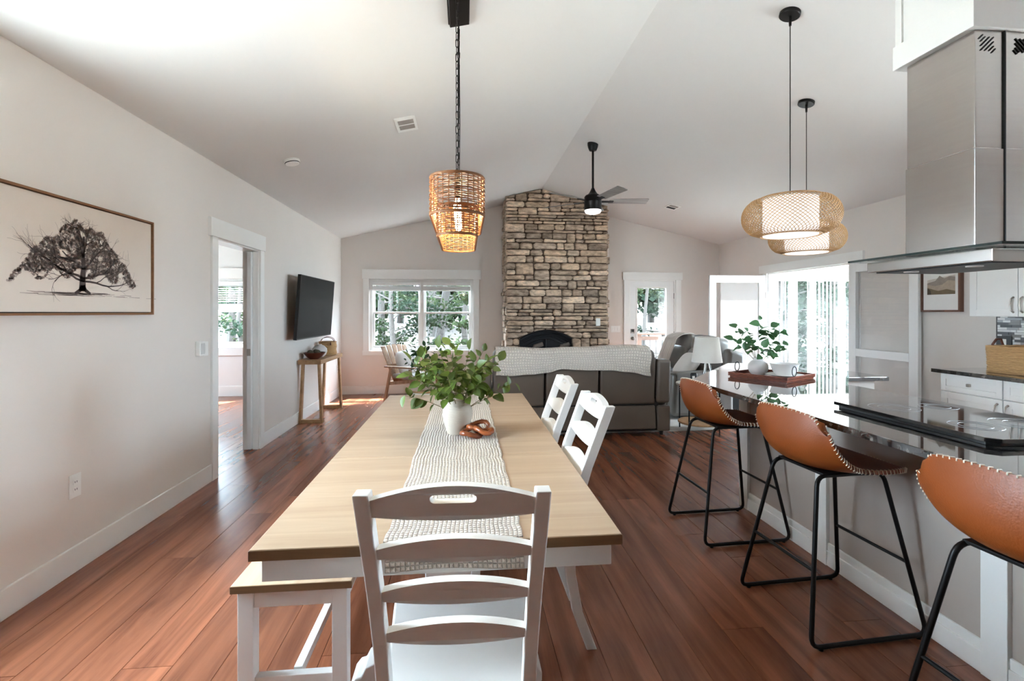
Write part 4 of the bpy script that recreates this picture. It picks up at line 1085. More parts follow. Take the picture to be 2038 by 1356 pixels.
for yy in (1.885, 3.32):
    p = MB().box(xc-.085, xc+.085, yy-.035, yy+.035, .11, TZ-.10).build('pedestal', M_white, tb, .004)
    MB().box(xc-.30, xc+.30, yy-.055, yy+.055, TZ-.14, TZ-.098).build('top_cleat', M_white, tb, .004)
    prof = [(-.355, 0), (.355, 0), (.355, .035), (.335, .06), (.315, .065), (.30, .095), (.26, .115), (-.26, .115), (-.30, .095), (-.315, .065), (-.335, .06), (-.355, .035)]
    MB().prism([(xc+a, b) for a, b in prof], 'Y', yy-.058, yy+.058).build('trestle_foot', M_white, tb, .004)
MB().box(xc-.025, xc+.025, 1.92, 3.285, .14, .22).build('stretcher', M_white, tb, .004)
rn = thing('table_runner', 'cream waffle weave runner down the middle of the dining table', 'table runner', (-.03, 2.6, TZ))
rr_ = random.Random(2); edge = [[rr_.uniform(-.004, .004) for _ in range(61)] for _ in range(2)]
def run_fn(u, v):
    j = min(60, int(round(v*60))); e = edge[0][j]*(1-u)+edge[1][j]*u
    L = 2.455+.078; s = v*L-.078
    wob = .0012*math.sin(31*u+17*v)+.0008*math.sin(60*v)
    x = -.222+.388*u+e
    if s < -.008: return (x+.004*math.sin(9*u), TY0-.0065-.003*math.sin(7*u+1), TZ+.002+s+.006*math.sin(5*u)*(-s/.1))
    if s < 0: t = (s+.008)/.008*math.pi/2; return (x, TY0-.0065*math.cos(t), TZ-.004+.0075*math.sin(t))
    return (x, TY0+s, TZ+.0035+wob)
MB().grid(run_fn, 14, 60, .0022).build('cloth', M_runner, rn, smooth=True)
# ---- plants
def leaf_mesh(name, L, W, mt, curl=.15, nseg=5):
    m = MB(); vs = []; fs = []
    for i in range(nseg+1):
        t = i/nseg; w = W*math.sin(math.pi*min(1, t**.8*.97+.015))**.8; z = -curl*L*t*t
        vs += [(-w/2, L*t, z+.16*w), (0, L*t, z), (w/2, L*t, z+.16*w)]
    for i in range(nseg):
        a = i*3; fs += [(a, a+1, a+4, a+3), (a+1, a+2, a+5, a+4)]
    m.add(vs, fs); return m.mesh(name, mt, True, angle=80)
def plant(par, base, stems, mesh, seed, per=8, size=(.7, 1.1), start=.25, stem_r=.0022):
    """stems: end points (world); leaves alternate along each stem, every leaf an object"""
    rg = random.Random(seed); org = Vector(par.location); b = Vector(base)
    for e in stems:
        e = Vector(e); mid = b.lerp(e, .5)+Vector((0, 0, .28*(e-b).length*.35))
        sp = b+Vector((rg.uniform(-.012, .012), rg.uniform(-.012, .012), 0))
        pts = [sp*(1-t)**2+2*mid*t*(1-t)+e*t*t for t in [k/10 for k in range(11)]]
        MB().tube(pts, [stem_r*(1-.06*k) for k in range(11)], 5).build('stem', M_stem, par)
        for k in range(per):
            t = start+(1-start)*(k+.5)/per if k < per-1 else 1.0
            i = min(9, int(t*10)); p = pts[i].lerp(pts[i+1], t*10-i); d_ = (pts[i+1]-pts[i]).normalized()
            side = d_.cross(Vector((0, 0, 1)))
            if side.length < .1: side = Vector((1, 0, 0))
            side.normalize(); side = Matrix.Rotation(rg.uniform(0, 6.28), 3, d_) @ side
            y = (d_*rg.uniform(.1, .8)+side*(1 if k < per-1 else .2)+Vector((0, 0, rg.uniform(-.35, .3)))).normalized()
            zz = (Vector((0, 0, 1))+Vector((rg.uniform(-.8, .8), rg.uniform(-1.3, .3), rg.uniform(-.3, .3))))
            x = y.cross(zz).normalized(); zz = x.cross(y)
            o = bpy.data.objects.new('leaf', mesh); COL.objects.link(o); o.parent = par
            m = Matrix((x, y, zz)).transposed().to_4x4(); m.translation = p-org
            s = rg.uniform(*size); o.matrix_local = m @ Matrix.Scale(s, 4)
VX_, VY_ = -.038, 2.585
vs_ = thing('dining_vase', 'cream textured ceramic vase on the dining table runner', 'vase', (VX_, VY_, TZ+.0055))
MB().lathe([(.052, 0), (.058, .012), (.072, .06), (.080, .10), (.078, .128), (.066, .152), (.048, .168), (.043, .176), (.046, .186), (.046, .190), (.039, .188), (.037, .172), (.05, .15), (.066, .12), (.05, .02), (0, .015)], (VX_, VY_, TZ+.0055), 32, cap1=False).build('vessel', M_ceram, vs_, smooth=True)
pl = thing('leafy_branches', 'bushy green leafy branches standing in the dining table vase', 'plant', (VX_, VY_, TZ+.12))
rg = random.Random(21); ends = []
for k in range(26):
    a = 2*math.pi*k/26+rg.uniform(-.2, .2); r_ = rg.uniform(.10, .27); h_ = rg.uniform(.17, .38)-r_*.30
    ends.append((VX_+r_*math.cos(a)*1.02, VY_+.8*r_*math.sin(a), TZ+.19+h_*.82))
ends += [(VX_+.30, VY_-.05, TZ+.27), (VX_-.27, VY_-.03, TZ+.21), (VX_-.25, VY_, TZ+.31), (VX_+.24, VY_-.05, TZ+.22), (VX_+.1, VY_-.12, TZ+.26), (VX_-.1, VY_-.12, TZ+.25)]
lm = leaf_mesh('leaf', .066, .042, M_leaf)
plant(pl, (VX_, VY_, TZ+.10), ends, lm, 4, per=9, size=(.65, 1.15), start=.40)
kn = thing('wooden_link_knot', 'brown carved wooden link knot lying in front of the vase', 'ornament', (.063, 2.50, TZ+.006))
def loop(c, a, b, tilt, rot, r, nm):
    pts = []
    for k in range(28):
        t = 2*math.pi*k/28; v_ = Vector((a*math.cos(t), b*math.sin(t), .010*math.sin(2*t)))
        v_ = Matrix.Rotation(rot, 3, 'Z') @ Matrix.Rotation(tilt, 3, 'X') @ v_; pts.append(Vector(c)+v_)
    return MB().tube(pts, [r*(1+.10*math.sin(k*2.7)) for k in range(28)], 9, closed=True).build(nm, M_knot, kn, smooth=True, angle=70)
z0 = TZ+.006
loop((.035, 2.485, z0+.024), .052, .036, R(16), R(20), .0125, 'link'); loop((.095, 2.50, z0+.026), .046, .036, R(-14), R(-30), .0125, 'link'); loop((.070, 2.535, z0+.043), .052, .032, R(24), R(5), .012, 'link')

# ---- ladder-back chairs
def make_chair(name, label):
    t = thing(name, label, 'chair', (0, 0, 0), 'white ladder-back dining chairs')
    pw, pd_ = .034, .042
    # rear posts: swept foot, near-vertical middle, raked back  (y backwards is negative)
    yz = [(-.285, 0), (-.225, .16), (-.195, .32), (-.188, .46), (-.215, .60), (-.262, .76), (-.322, .92), (-.356, 1.012)]
    def ypost(z):
        for (y0, z0), (y1, z1) in zip(yz, yz[1:]):
            if z <= z1: f = (z-z0)/(z1-z0); return y0+(y1-y0)*f
        return yz[-1][0]
    XB = lambda z: .172+.024*max(0, min(1, (z-.2)/.8))
    for s in (-1, 1):
        m = MB(); rings = []
        for k, (y, z) in enumerate(yz):
            w = pw*(.85 if z == 0 else 1); x = s*XB(z)
            rings += [(x-w/2, y-pd_/2, z), (x+w/2, y-pd_/2, z), (x+w/2, y+pd_/2, z), (x-w/2, y+pd_/2, z)]
        fs = [(0, 3, 2, 1), tuple(4*(len(yz)-1)+i for i in range(4))]
        for k in range(len(yz)-1):
            for i in range(4): fs.append((4*k+i, 4*k+(i+1) % 4, 4*k+4+(i+1) % 4, 4*k+4+i))
        m.add(rings, fs).build('back_post', M_white, t, .003)
        MB().hexa([(s*.20-.014, .205-.014, 0), (s*.20+.014, .205-.014, 0), (s*.20+.014, .205+.014, 0), (s*.20-.014, .205+.014, 0),
                   (s*.195-.019, .195-.019, .425), (s*.195+.019, .195-.019, .425), (s*.195+.019, .195+.019, .425), (s*.195-.019, .195+.019, .425)]).build('leg', M_white, t, .003)
        MB().box(s*.185-.010, s*.185+.010, -.19, .19, .375, .425).build('side_rail', M_white, t, .002)
    MB().box(-.17, .17, -.20, -.175, .375, .425).build('back_rail', M_white, t, .002); MB().box(-.18, .18, .185, .205, .375, .425).build('front_rail', M_white, t, .002)
    MB().prism([(-.168, -.205), (.168, -.205), (.185, -.16), (.225, .20), (.21, .225), (-.21, .225), (-.225, .20), (-.185, -.16)], 'Z', .425, .452).build('seat', M_white, t, .008, seg=3)
    # slats: lens-shaped boards bowed backwards
    for i, (zc_, ht, he, crest) in enumerate(((.974, .010, .040, .034), (.853, .011, .024, .030), (.733, .011, .024, .030), (.614, .011, .024, .030))):
        def edge_(u, top):
            f = 1-(2*u-1)**2
            return (zc_+he/2+crest*f) if top else (zc_-he/2-ht*f)
        n = 28; W2 = XB(zc_)-.012
        outer = [((2*k/n-1)*W2, edge_(k/n, 0)) for k in range(n+1)]+[((2*k/n-1)*W2, edge_(k/n, 1)) for k in range(n, -1, -1)]
        loops = [outer]
        if i == 0:
            zh = (edge_(.5, 0)+edge_(.5, 1))/2+.012; hl, hr = .040, .0105
            loops.append([(hl*sg_+hr*math.cos(a_), zh+hr*math.sin(a_)) for sg_, a0_ in ((1, -90), (-1, 90)) for a_ in [R(a0_+180*q_/10) for q_ in range(11)]])
        tris = geometry.tessellate_polygon([[Vector((x, z, 0)) for x, z in lp_] for lp_ in loops])
        flat_ = [p_ for lp_ in loops for p_ in lp_]; N_ = len(flat_); vs = []; fs = []
        for side in (0, 1):
            for x, z in flat_: vs.append((x, ypost(z)-.005*(1-(x/W2)**2)+(.015 if side else -.013), z))
        for t_ in tris: fs += [tuple(t_), tuple(N_+q_ for q_ in reversed(t_))]
        o_ = 0
        for lp_ in loops:
            L_ = len(lp_)
            for q_ in range(L_): fs.append((o_+q_, o_+(q_+1) % L_, N_+o_+(q_+1) % L_, N_+o_+q_))
            o_ += L_
        MB().add(vs, fs).build('crest_rail' if i == 0 else 'slat', M_white, t, .0016, smooth=True)
    return t
c1 = make_chair('dining_chair', 'white ladder-back chair in the foreground at the near table end')
c2 = copy_tree(c1); c2['label'] = 'white ladder-back chair on the right of the table, nearer the camera'
c3 = copy_tree(c1); c3['label'] = 'white ladder-back chair on the right of the table, nearer the sofa'
for c, (x, y, a) in ((c1, (-.012, 1.425, -2.0)), (c2, (.240, 2.165, 90)), (c3, (.237, 2.80, 90))):
    c.location = (x, y, 0); c.rotation_euler = (0, 0, R(a))
# ---- bench
bn = thing('dining_bench', 'long oak topped white bench tucked under the left side of the table', 'bench', (-.6, 2.6, 0))
bx0, bx1, by0, by1, bz = -.80, -.395, 1.755, 3.45, .46
MB().box(bx0, bx1, by0, by1, bz-.027, bz).build('seat', M_benchoak, bn, .002)
MB().box(bx0-.001, bx1+.001, by0-.0012, by0, bz-.0265, bz-.002).build('edge_band', M_oakedge, bn)
for x in (bx0+.018, bx1-.018-.052):
    for y in (by0+.012, by1-.012-.052): MB().box(x, x+.052, y, y+.052, 0, bz-.0275).build('leg', M_white, bn, .002)
for y in (by0+.018, by1-.018-.022): MB().box(bx0+.07, bx1-.07, y, y+.022, bz-.088, bz-.0275).build('apron', M_white, bn, .002)
for x in (bx0+.022, bx1-.022-.022): MB().box(x, x+.022, by0+.064, by1-.064, bz-.088, bz-.0275).build('apron', M_white, bn, .002)
for x in (-.612,): MB().box(x, x+.03, by0+.064, by1-.064, .09, .125).build('stretcher', M_white, bn, .002)
for y in (by0+.024, by1-.054): MB().box(bx0+.07, bx1-.07, y, y+.03, .09, .125).build('stretcher', M_white, bn, .002)

# ================================================================== LEFT WALL ITEMS
pc = thing('tree_picture', 'large oak framed canvas with a sepia oak tree drawing on the left wall', 'picture', (XL, 2.85, 1.38))
qy0, qy1, qz0, qz1 = 2.22, 3.472, 1.385, 2.0
for a, b, c, d in ((qy0, qy0+.012, qz0, qz1), (qy1-.012, qy1, qz0, qz1), (qy0+.012, qy1-.012, qz0, qz0+.012), (qy0+.012, qy1-.012, qz1-.012, qz1)):
    box('frame', M_frameoak, pc, XL+.001, XL+.034, a, b, c, d, .001)
box('canvas', M_paper, pc, XL+.002, XL+.024, qy0+.017, qy1-.017, qz0+.017, qz1-.017)
box('shadow_gap', M_dark, pc, XL+.0015, XL+.010, qy0+.012, qy1-.012, qz0+.012, qz1-.012)
# ink drawing: trunk, boughs, twigs and leaf masses as flat print on the canvas
rt = random.Random(8); ink = {'d': MB(), 'm': MB(), 'l': MB()}; px_ = XL+.0243
def stroke(k, pts, w0, w1):
    n = len(pts); L = []; Rr = []
    for i, (a, b) in enumerate(pts):
        a2, b2 = pts[min(i+1, n-1)]; a1, b1 = pts[max(i-1, 0)]; dx, dz = a2-a1, b2-b1; l_ = math.hypot(dx, dz)+1e-9
        w = (w0+(w1-w0)*i/(n-1))/2; L.append((px_+lay_[k], a-dz/l_*w, b+dx/l_*w)); Rr.append((px_+lay_[k], a+dz/l_*w, b-dx/l_*w))
    vs = L+Rr; ink[k].add(vs, [(i, i+1, n+i+1, n+i) for i in range(n-1)])
lay_ = {'l': 0, 'm': .0003, 'd': .0006}
def blob(k, cy, cz, r):
    n = 7; vs = [(px_+lay_[k], cy+r*rt.uniform(.5, 1.25)*math.cos(2*math.pi*i/n), cz+.75*r*rt.uniform(.5, 1.25)*math.sin(2*math.pi*i/n)) for i in range(n)]
    ink[k].add(vs, [tuple(range(n))])
ty, tz = 2.875, 1.515
tips = []
def grow(y, z, a, L, w, dep):
    pts = [(y, z)]; n = 5
    for i in range(n):
        a += rt.uniform(-.28, .28); y += L/n*math.cos(a); z += L/n*math.sin(a)*.85; pts.append((y, z))
    stroke('d' if dep < 3 else 'm', pts, w, w*.6)
    if dep >= 4: tips.append((y, z)); return
    for i in range(3 if dep else 4):
        p = pts[rt.randrange(2, 6)]; grow(p[0], p[1], a+rt.uniform(-.85, .85), L*rt.uniform(.55, .78), w*.50, dep+1)
    if dep > 1: tips.append((y, z))
stroke('d', [(ty-.004, tz), (ty-.002, tz+.06), (ty+.004, tz+.13), (ty, tz+.21), (ty+.006, tz+.30)], .050, .014)
stroke('d', [(ty-.055, tz-.012), (ty-.02, tz+.005), (ty, tz+.03)], .012, .03); stroke('d', [(ty+.055, tz-.012), (ty+.02, tz+.005), (ty, tz+.03)], .012, .03)
for a, L, h, w in ((2.85, .20, .07, .014), (.28, .20, .07, .014), (2.45, .17, .12, .012), (.65, .17, .12, .012), (2.0, .14, .18, .010), (1.15, .14, .18, .010), (1.57, .11, .25, .009), (2.95, .24, .055, .012), (.18, .24, .055, .012)):
    grow(ty, tz+h, a, L, w, 1)
def inside(y, z):
    dy = abs(y-ty)/.47; top = tz+.40*(1-dy**1.7)*(.92+.05*math.sin(y*29+2)+.035*math.sin(y*67)); low = tz+.05+.05*(1-dy)+.025*math.sin(y*38)
    return dy < 1 and low < z < top
n = 0
while n < 5200:
    y, z = rt.uniform(ty-.47, ty+.47), rt.uniform(tz+.03, tz+.42)
    if inside(y, z):
        cl = math.sin(y*23+1)*math.sin(z*31+2)+math.sin(y*51)*math.sin(z*47)*.5
        if cl < -.95: n += 1; continue
        k = rt.choice('lllmmmd') if cl > .2 else rt.choice('llllmmd'); blob(k, y, z, rt.uniform(.003, .0075)*{'l': 1.5, 'm': 1.0, 'd': .6}[k]); n += 1
for _ in range(70):
    y = ty+rt.gauss(0, .17); z = tz-.012+rt.uniform(-.016, .006); stroke(rt.choice('lm'), [(y-.05, z), (y, z+rt.uniform(-.002, .002)), (y+.05, z)], .0015, .003)
for k, mt in (('l', M_inkl), ('m', M_inkm), ('d', M_inkd)): ink[k].build('tree_drawing', mt, pc)['kind'] = 'stuff'

# ---- television on a tilting bracket
tv = thing('television', 'black flat television tilted on the left wall above the console', 'television', (XL, 6.66, 1.46))
m = Matrix.Translation((-1.955, 6.665, 1.46)) @ Matrix.Rotation(R(4), 4, 'Y')
MB().box(-.02, .02, -.735, .735, -.39, .39).xform(m).build('casing', M_tvb, tv, .004)
MB().box(.02, .0215, -.725, .725, -.375, .381).xform(m).build('screen', M_tv, tv)
MB().box(XL+.001, XL+.02, 6.5, 6.83, 1.30, 1.62).build('wall_bracket', M_black, tv, .002); MB().box(XL+.02, -1.985, 6.6, 6.73, 1.40, 1.52).build('bracket_arm', M_black, tv, .002)

# ---- console table and what stands on it
co = thing('console_table', 'light wood console table with tapered frame legs under the television', 'console table', (-1.94, 6.86, 0))
cx0, cx1, cy0, cy1, cz = -2.082, -1.80, 6.33, 7.42, .80
MB().box(cx0, cx1, cy0, cy1, cz-.055, cz).build('top', M_console, co, .003)
for y in (cy0+.03, cy1-.09):
    for (a0, a1) in ((-2.068, -2.035), (-1.805, -1.838)):
        MB().hexa([(a0-.016, y, 0), (a0+.016, y, 0), (a0+.016, y+.06, 0), (a0-.016, y+.06, 0), (a1-.014, y, cz-.055), (a1+.014, y, cz-.055), (a1+.014, y+.06, cz-.055), (a1-.014, y+.06, cz-.055)]).build('leg', M_console, co, .002)
    MB().box(-2.052, -1.821, y, y+.06, 0, .045).build('foot_bar', M_console, co, .002)
bw = thing('wooden_bowl', 'dark reddish wooden bowl at the near end of the console', 'bowl', (-1.93, 6.50, cz))
MB().lathe([(.055, 0), (.062, .006), (.10, .035), (.128, .072), (.135, .085), (.128, .085), (.095, .04), (.05, .014), (0, .012)], (-1.93, 6.50, cz+.0005), 28, cap1=False).build('bowl_body', M_darkwood, bw, smooth=True)
M_orb = mat('orb_green', srgb(74, 68, 52), .7, var=.35, scale=50)
for i, (dx, dy, dz) in enumerate(((-.035, -.05, .063), (.045, -.02, .063), (0, .055, .063))):
    o = MB().lathe([(.0, -.042)]+[(.042*math.sin(math.pi*k/10), -.042*math.cos(math.pi*k/10)) for k in range(1, 10)]+[(0, .042)], (-1.93+dx, 6.50+dy, cz+dz+.015), 16, False, False).build('decor_ball', M_orb, None, smooth=True)
    tag(o, ['mottled brown decor ball nearest the wall in the wooden bowl', 'mottled brown decor ball at the room side of the wooden bowl', 'mottled brown decor ball at the back of the wooden bowl'][i], 'ornament', 'decor balls in the wooden bowl')
rv = MB().lathe([(.05, 0), (.08, .03), (.098, .075), (.092, .115), (.06, .15), (.03, .162), (.028, .17), (.022, .17), (.022, .155), (0, .15)], (-1.945, 6.78, cz+.0005), 28, cap1=False).build('round_vase', M_ceram2, None, smooth=True)
tag(rv, 'squat white ceramic vase behind the wooden bowl', 'vase')
sb = thing('small_basket', 'small woven basket with two loop handles at the far end of the console', 'basket', (-1.94, 7.15, cz))
mb = MB()
for i in range(13):
    z = cz+.008+i*.0145; r_ = .112+.004*math.sin(i)
    mb.tube([(-1.94+r_*math.cos(2*math.pi*k/36)*(1+.02*((k+i) % 2)), 7.15+r_*math.sin(2*math.pi*k/36)*(1+.02*((k+i) % 2)), z) for k in range(36)], .009, 6, closed=True)
mb.build('woven_wall', M_basket, sb, smooth=True, angle=70)
MB().lathe([(.11, 0), (.11, .01)], (-1.94, 7.15, cz+.0005), 24).build('bottom', M_basket, sb)
for s in (-1, 1):
    MB().tube([(-1.94+.095*math.cos(t)+.02*s, 7.15-.10*s*1.0, cz+.18+.07*math.sin(t)) for t in [math.pi*k/12 for k in range(13)]], .004, 6).build('handle', M_strap, sb, smooth=True)
MB().tube([(-1.87, 7.035, cz+.185), (-1.868, 7.032, cz+.14)], [.004, .012], 8).build('tassel', M_strap, sb)

# ================================================================== LIVING ROOM
rug = MB().grid(lambda u, v: (.15+2.85*u, 5.52+2.15*v, .009), 2, 2, .008).build('area_rug', M_rug, None)
tag(rug, 'pale mottled area rug under the seating', 'rug')
def rbox(name, mt, par, x0, x1, y0, y1, z0, z1, bev=.04, seg=4):
    o = MB().box(x0, x1, y0, y1, z0, z1).build(name, mt, par, bev, seg=seg, smooth=True); return o
def cushion(name, mt, par, c, hx, hy, hz, e=.35, rot=None, nu=24, nv=14):
    """pillowy superellipsoid"""
    m = MB(); vs = []; fs = []
    sg = lambda w, p: math.copysign(abs(w)**p, w)
    for j in range(nv+1):
        ph = -math.pi/2+math.pi*j/nv
        for i in range(nu):
            th = 2*math.pi*i/nu
            vs.append((hx*sg(math.cos(ph), e)*sg(math.cos(th), e), hy*sg(math.cos(ph), e)*sg(math.sin(th), e), hz*sg(math.sin(ph), .8)))
    for j in range(nv):
        for i in range(nu): fs.append((j*nu+i, j*nu+(i+1) % nu, (j+1)*nu+(i+1) % nu, (j+1)*nu+i))
    M_ = Matrix.Translation(c) @ (rot or Matrix()); m.add(vs, fs).xform(M_); return m.build(name, mt, par, smooth=True, angle=80)
so = thing('reclining_sofa', 'taupe leather reclining sofa seen from behind in the living room', 'sofa', (1.22, 5.8, 0))
SY = 5.30
xs = [.30, .885, 1.50, 2.155]
MB().box(.27, 2.19, SY+.06, 6.15, .06, .42).build('base', M_gap, so)
for i in range(3):
    a, b = xs[i]+.012, xs[i+1]-.012
    MB().hexa([(a, SY+.035, .36), (b, SY+.035, .36), (b, SY+.22, .36), (a, SY+.22, .36), (a, SY-.005, .90), (b, SY-.005, .90), (b, SY+.24, .90), (a, SY+.24, .90)]).build('back_panel', M_sofa, so, .022, smooth=True, seg=3)
    sk = MB().hexa([(a-.008, SY+.005, .085), (b+.008, SY+.005, .085), (b+.008, SY+.07, .085), (a-.008, SY+.07, .085), (a-.008, SY+.04, .345), (b+.008, SY+.04, .345), (b+.008, SY+.10, .345), (a-.008, SY+.10, .345)]).build('back_skirt', M_sofa, so, .018, smooth=True, seg=3)
    cushion('headrest', M_sofa, so, ((a+b)/2, SY+.14, .885), (b-a)/2+.004, .155, .115, .32)
    cushion('back_cushion', M_sofa, so, ((a+b)/2, SY+.30, .66), (b-a)/2, .13, .20, .35)
    rbox('seat_cushion', M_sofa, so, a, b, SY+.34, 6.20, .36, .52, .05)
    rbox('footrest', M_sofa, so, a, b, 6.16, 6.25, .08, .40, .03)
for s, (a, b) in enumerate(((.13, .292), (2.163, 2.325))):
    rbox('arm', M_sofa, so, a, b, SY+.10, 6.22, .33, .64, .05)
    MB().hexa([(a, SY+.03, .37), (b, SY+.03, .37), (b, SY+.22, .37), (a, SY+.22, .37), (a+(.06 if s == 0 else .0), SY, .865), (b-(.0 if s == 0 else .0), SY, .865), (b, SY+.2, .865), (a, SY+.2, .865)]).build('wing', M_sofa, so, .035, smooth=True, seg=4)
    rbox('arm_skirt', M_sofa, so, a+.004, b-.004, SY+.02, 6.20, .055, .34, .02)
    for y in (SY+.10, 6.12): MB().lathe([(.022, 0), (.025, .056)], ((a+b)/2, y, .0), 12).build('foot', M_black, so)
# quilt over the sofa back
low = [(0, .715), (.08, .705), (.2, .72), (.33, .735), (.42, .775), (.52, .765), (.62, .757), (.72, .755), (.84, .735), (1, .685)]
topz = [(0, 1.012), (.12, 1.01), (.3, .995), (.45, 1.005), (.6, 1.008), (.75, 1.022), (.88, 1.03), (1, 1.015)]
def lin(t, u):
    for (a, b), (c, d) in zip(t, t[1:]):
        if u <= c: f = (u-a)/(c-a); f = f*f*(3-2*f); return b+(d-b)*f
    return t[-1][1]
qt = thing('quilted_throw', 'off-white quilted throw draped over the back of the sofa', 'throw blanket', (1.2, SY, .95))
def qfn(u, v):
    x = .335+1.735*u; zl, zt = lin(low, u), lin(topz, u); rip = .010*math.sin(19*u+1)+.006*math.sin(43*u)
    if v < .62:
        f = v/.62; return (x+.010*math.sin(6*f+9*u), SY-.022-.012*(1-f)+rip*(1-f)-.014*math.sin(math.pi*f), zl+(zt-.055-zl)*f)
    f = (v-.62)/.38; a = math.pi*f
    y = SY+.13-.155*math.cos(a*.9)-.0; z = zt-.055+.060*math.sin(min(a, math.pi*.98))
    return (x, y, z if f < .8 else z-(f-.8)*.3)
MB().grid(qfn, 90, 30, .010).build('cloth', M_quilt, qt, smooth=True, angle=80)

# ---- loveseat along the right side, facing the room
ls = thing('grey_loveseat', 'grey leather reclining loveseat facing left by the open door leaf', 'loveseat', (3.15, 6.9, 0))
LX0, LX1, LY0, LY1 = 2.66, 3.66, 6.05, 7.70
MB().box(LX0+.08, LX1-.04, LY0+.03, LY1-.03, .05, .40).build('base', M_gap, ls)
for a, b in ((LY0, LY0+.20), (LY1-.20, LY1)):
    MB().hexa([(LX0, a, .05), (LX1-.16, a, .05), (LX1-.16, b, .05), (LX0, b, .05), (LX0+.03, a, .62), (LX1-.16, a, .64), (LX1-.16, b, .64), (LX0+.03, b, .62)]).build('arm', M_love, ls, .05, smooth=True, seg=4)
    MB().hexa([(LX1-.30, a+.01, .30), (LX1, a+.01, .30), (LX1, b-.01, .30), (LX1-.30, b-.01, .30), (LX1-.22, a+.02, .93), (LX1+.02, a+.02, .86), (LX1+.02, b-.01, .86), (LX1-.22, b-.01, .93)]).build('wing', M_love, ls, .06, smooth=True, seg=4)
ym = (LY0+LY1)/2
for a, b in ((LY0+.205, ym-.004), (ym+.004, LY1-.205)):
    rbox('seat_cushion', M_love, ls, LX0+.03, LX1-.36, a, b, .36, .54, .06)
    cushion('headrest', M_love, ls, (LX1-.23, (a+b)/2, .93), .15, (b-a)/2-.002, .135, .30, Matrix.Rotation(R(14), 4, 'Y'))
    cushion('back_cushion', M_love, ls, (LX1-.33, (a+b)/2, .70), .14, (b-a)/2-.002, .19, .34, Matrix.Rotation(R(14), 4, 'Y'))
    rbox('footrest', M_love, ls, LX0-.005, LX0+.08, a, b, .08, .42, .03)
    rbox('rear_panel', M_love, ls, LX1-.16, LX1, a, b, .08, .90, .04)
lt_ = thing('cotton_throw', 'off-white throw over the far headrest of the grey loveseat', 'throw blanket', (3.4, 7.2, 1.0))
def tfn(u, v):
    y = 7.02+.42*u+.03*math.sin(4*v); a = -.35+math.pi*1.05*v
    if v < .45:
        f = v/.45; return (3.03+.13*f+.008*math.sin(14*u), y, .66+.30*f)
    f = (v-.45)/.55; t = math.pi*f
    return (3.335-.175*math.cos(t*.95)+.006*math.sin(14*u), y, .96+.115*math.sin(t*.9)+.006*math.sin(11*u)-(.12*(f-.8)/.2 if f > .8 else 0))
MB().grid(tfn, 30, 36, .012).build('cloth', M_throw, lt_, smooth=True, angle=80)
pw_ = cushion('throw_pillow', M_pillow, None, (3.06, 6.49, .665), .20, .21, .085, .55, Matrix.Rotation(R(-52), 4, 'Y'))
tag(pw_, 'off-white pillow on the near seat of the grey loveseat', 'pillow')

# ---- side table with lamp
et = thing('side_table', 'round two-tier wood side table with black legs beside the sofa', 'side table', (2.745, 5.50, 0))
ex, ey = 2.745, 5.50
MB().lathe([(.255, .545), (.26, .55), (.26, .565), (.255, .57)], (ex, ey, 0), 40).build('top', M_bowlw, et)
MB().lathe([(.232, .10), (.237, .105), (.237, .118), (.232, .123)], (ex, ey, 0), 40).build('shelf', M_console, et)
for k in range(4):
    a = R(38+90*k); c_, s_ = math.cos(a), math.sin(a)
    MB().tube([(ex+.243*c_, ey+.243*s_, 0), (ex+.243*c_, ey+.243*s_, .548)], .0085, 8).build('leg', M_black, et)
lm_ = thing('table_lamp', 'table lamp with tapered linen shade and clear tripod base', 'lamp', (2.85, 5.52, .57))
lx, ly = 2.853, 5.52
mo = MB().lathe([(.172, .815), (.133, 1.108)], (lx, ly, 0), 40, False, False); mo.build('lamp_shade', M_linen, lm_, smooth=True)
for z, r_ in ((.815, .172), (1.108, .133)): MB().tube([(lx+r_*math.cos(2*math.pi*k/40), ly+r_*math.sin(2*math.pi*k/40), z) for k in range(40)], .0025, 5, closed=True).build('shade_rim', M_linen, lm_)
M_lampg = mat('lamp_base_clear', srgb(225, 226, 226), .08, var=.01, trans=.7)
for k in range(3):
    a = R(90+120*k); MB().tube([(lx+.075*math.cos(a), ly+.075*math.sin(a), .571), (lx+.014*math.cos(a), ly+.014*math.sin(a), .86)], [.012, .009], 10).build('base_leg', M_lampg, lm_, smooth=True)
MB().lathe([(.018, .85), (.022, .86), (.02, .93), (.012, .95)], (lx, ly, 0), 16).build('lamp_socket', M_nickel, lm_, smooth=True)
MB().tube([(lx-.13, ly, 1.10), (lx, ly, 1.09), (lx+.13, ly, 1.10)], .002, 5).tube([(lx, ly, .95), (lx, ly, 1.09)], .004, 6).build('harp', M_nickel, lm_)
dc = thing('digital_clock', 'small black rounded speaker clock on the side table', 'clock', (2.64, 5.42, .57))
MB().box(2.60, 2.68, 5.40, 5.44, .571, .70).build('body', M_tvb, dc, .02, seg=4); MB().box(2.615, 2.645, 5.3985, 5.40, .60, .665).build('face', M_bowlw, dc)
cn = thing('small_remote', 'small black and white object at the left rim of the side table', 'remote', (2.545, 5.40, .57))
MB().box(2.525, 2.59, 5.385, 5.43, .571, .605).build('body', M_tvb, cn, .006); MB().box(2.52, 2.545, 5.38, 5.40, .575, .612).build('cap', M_bowlw, cn, .004)

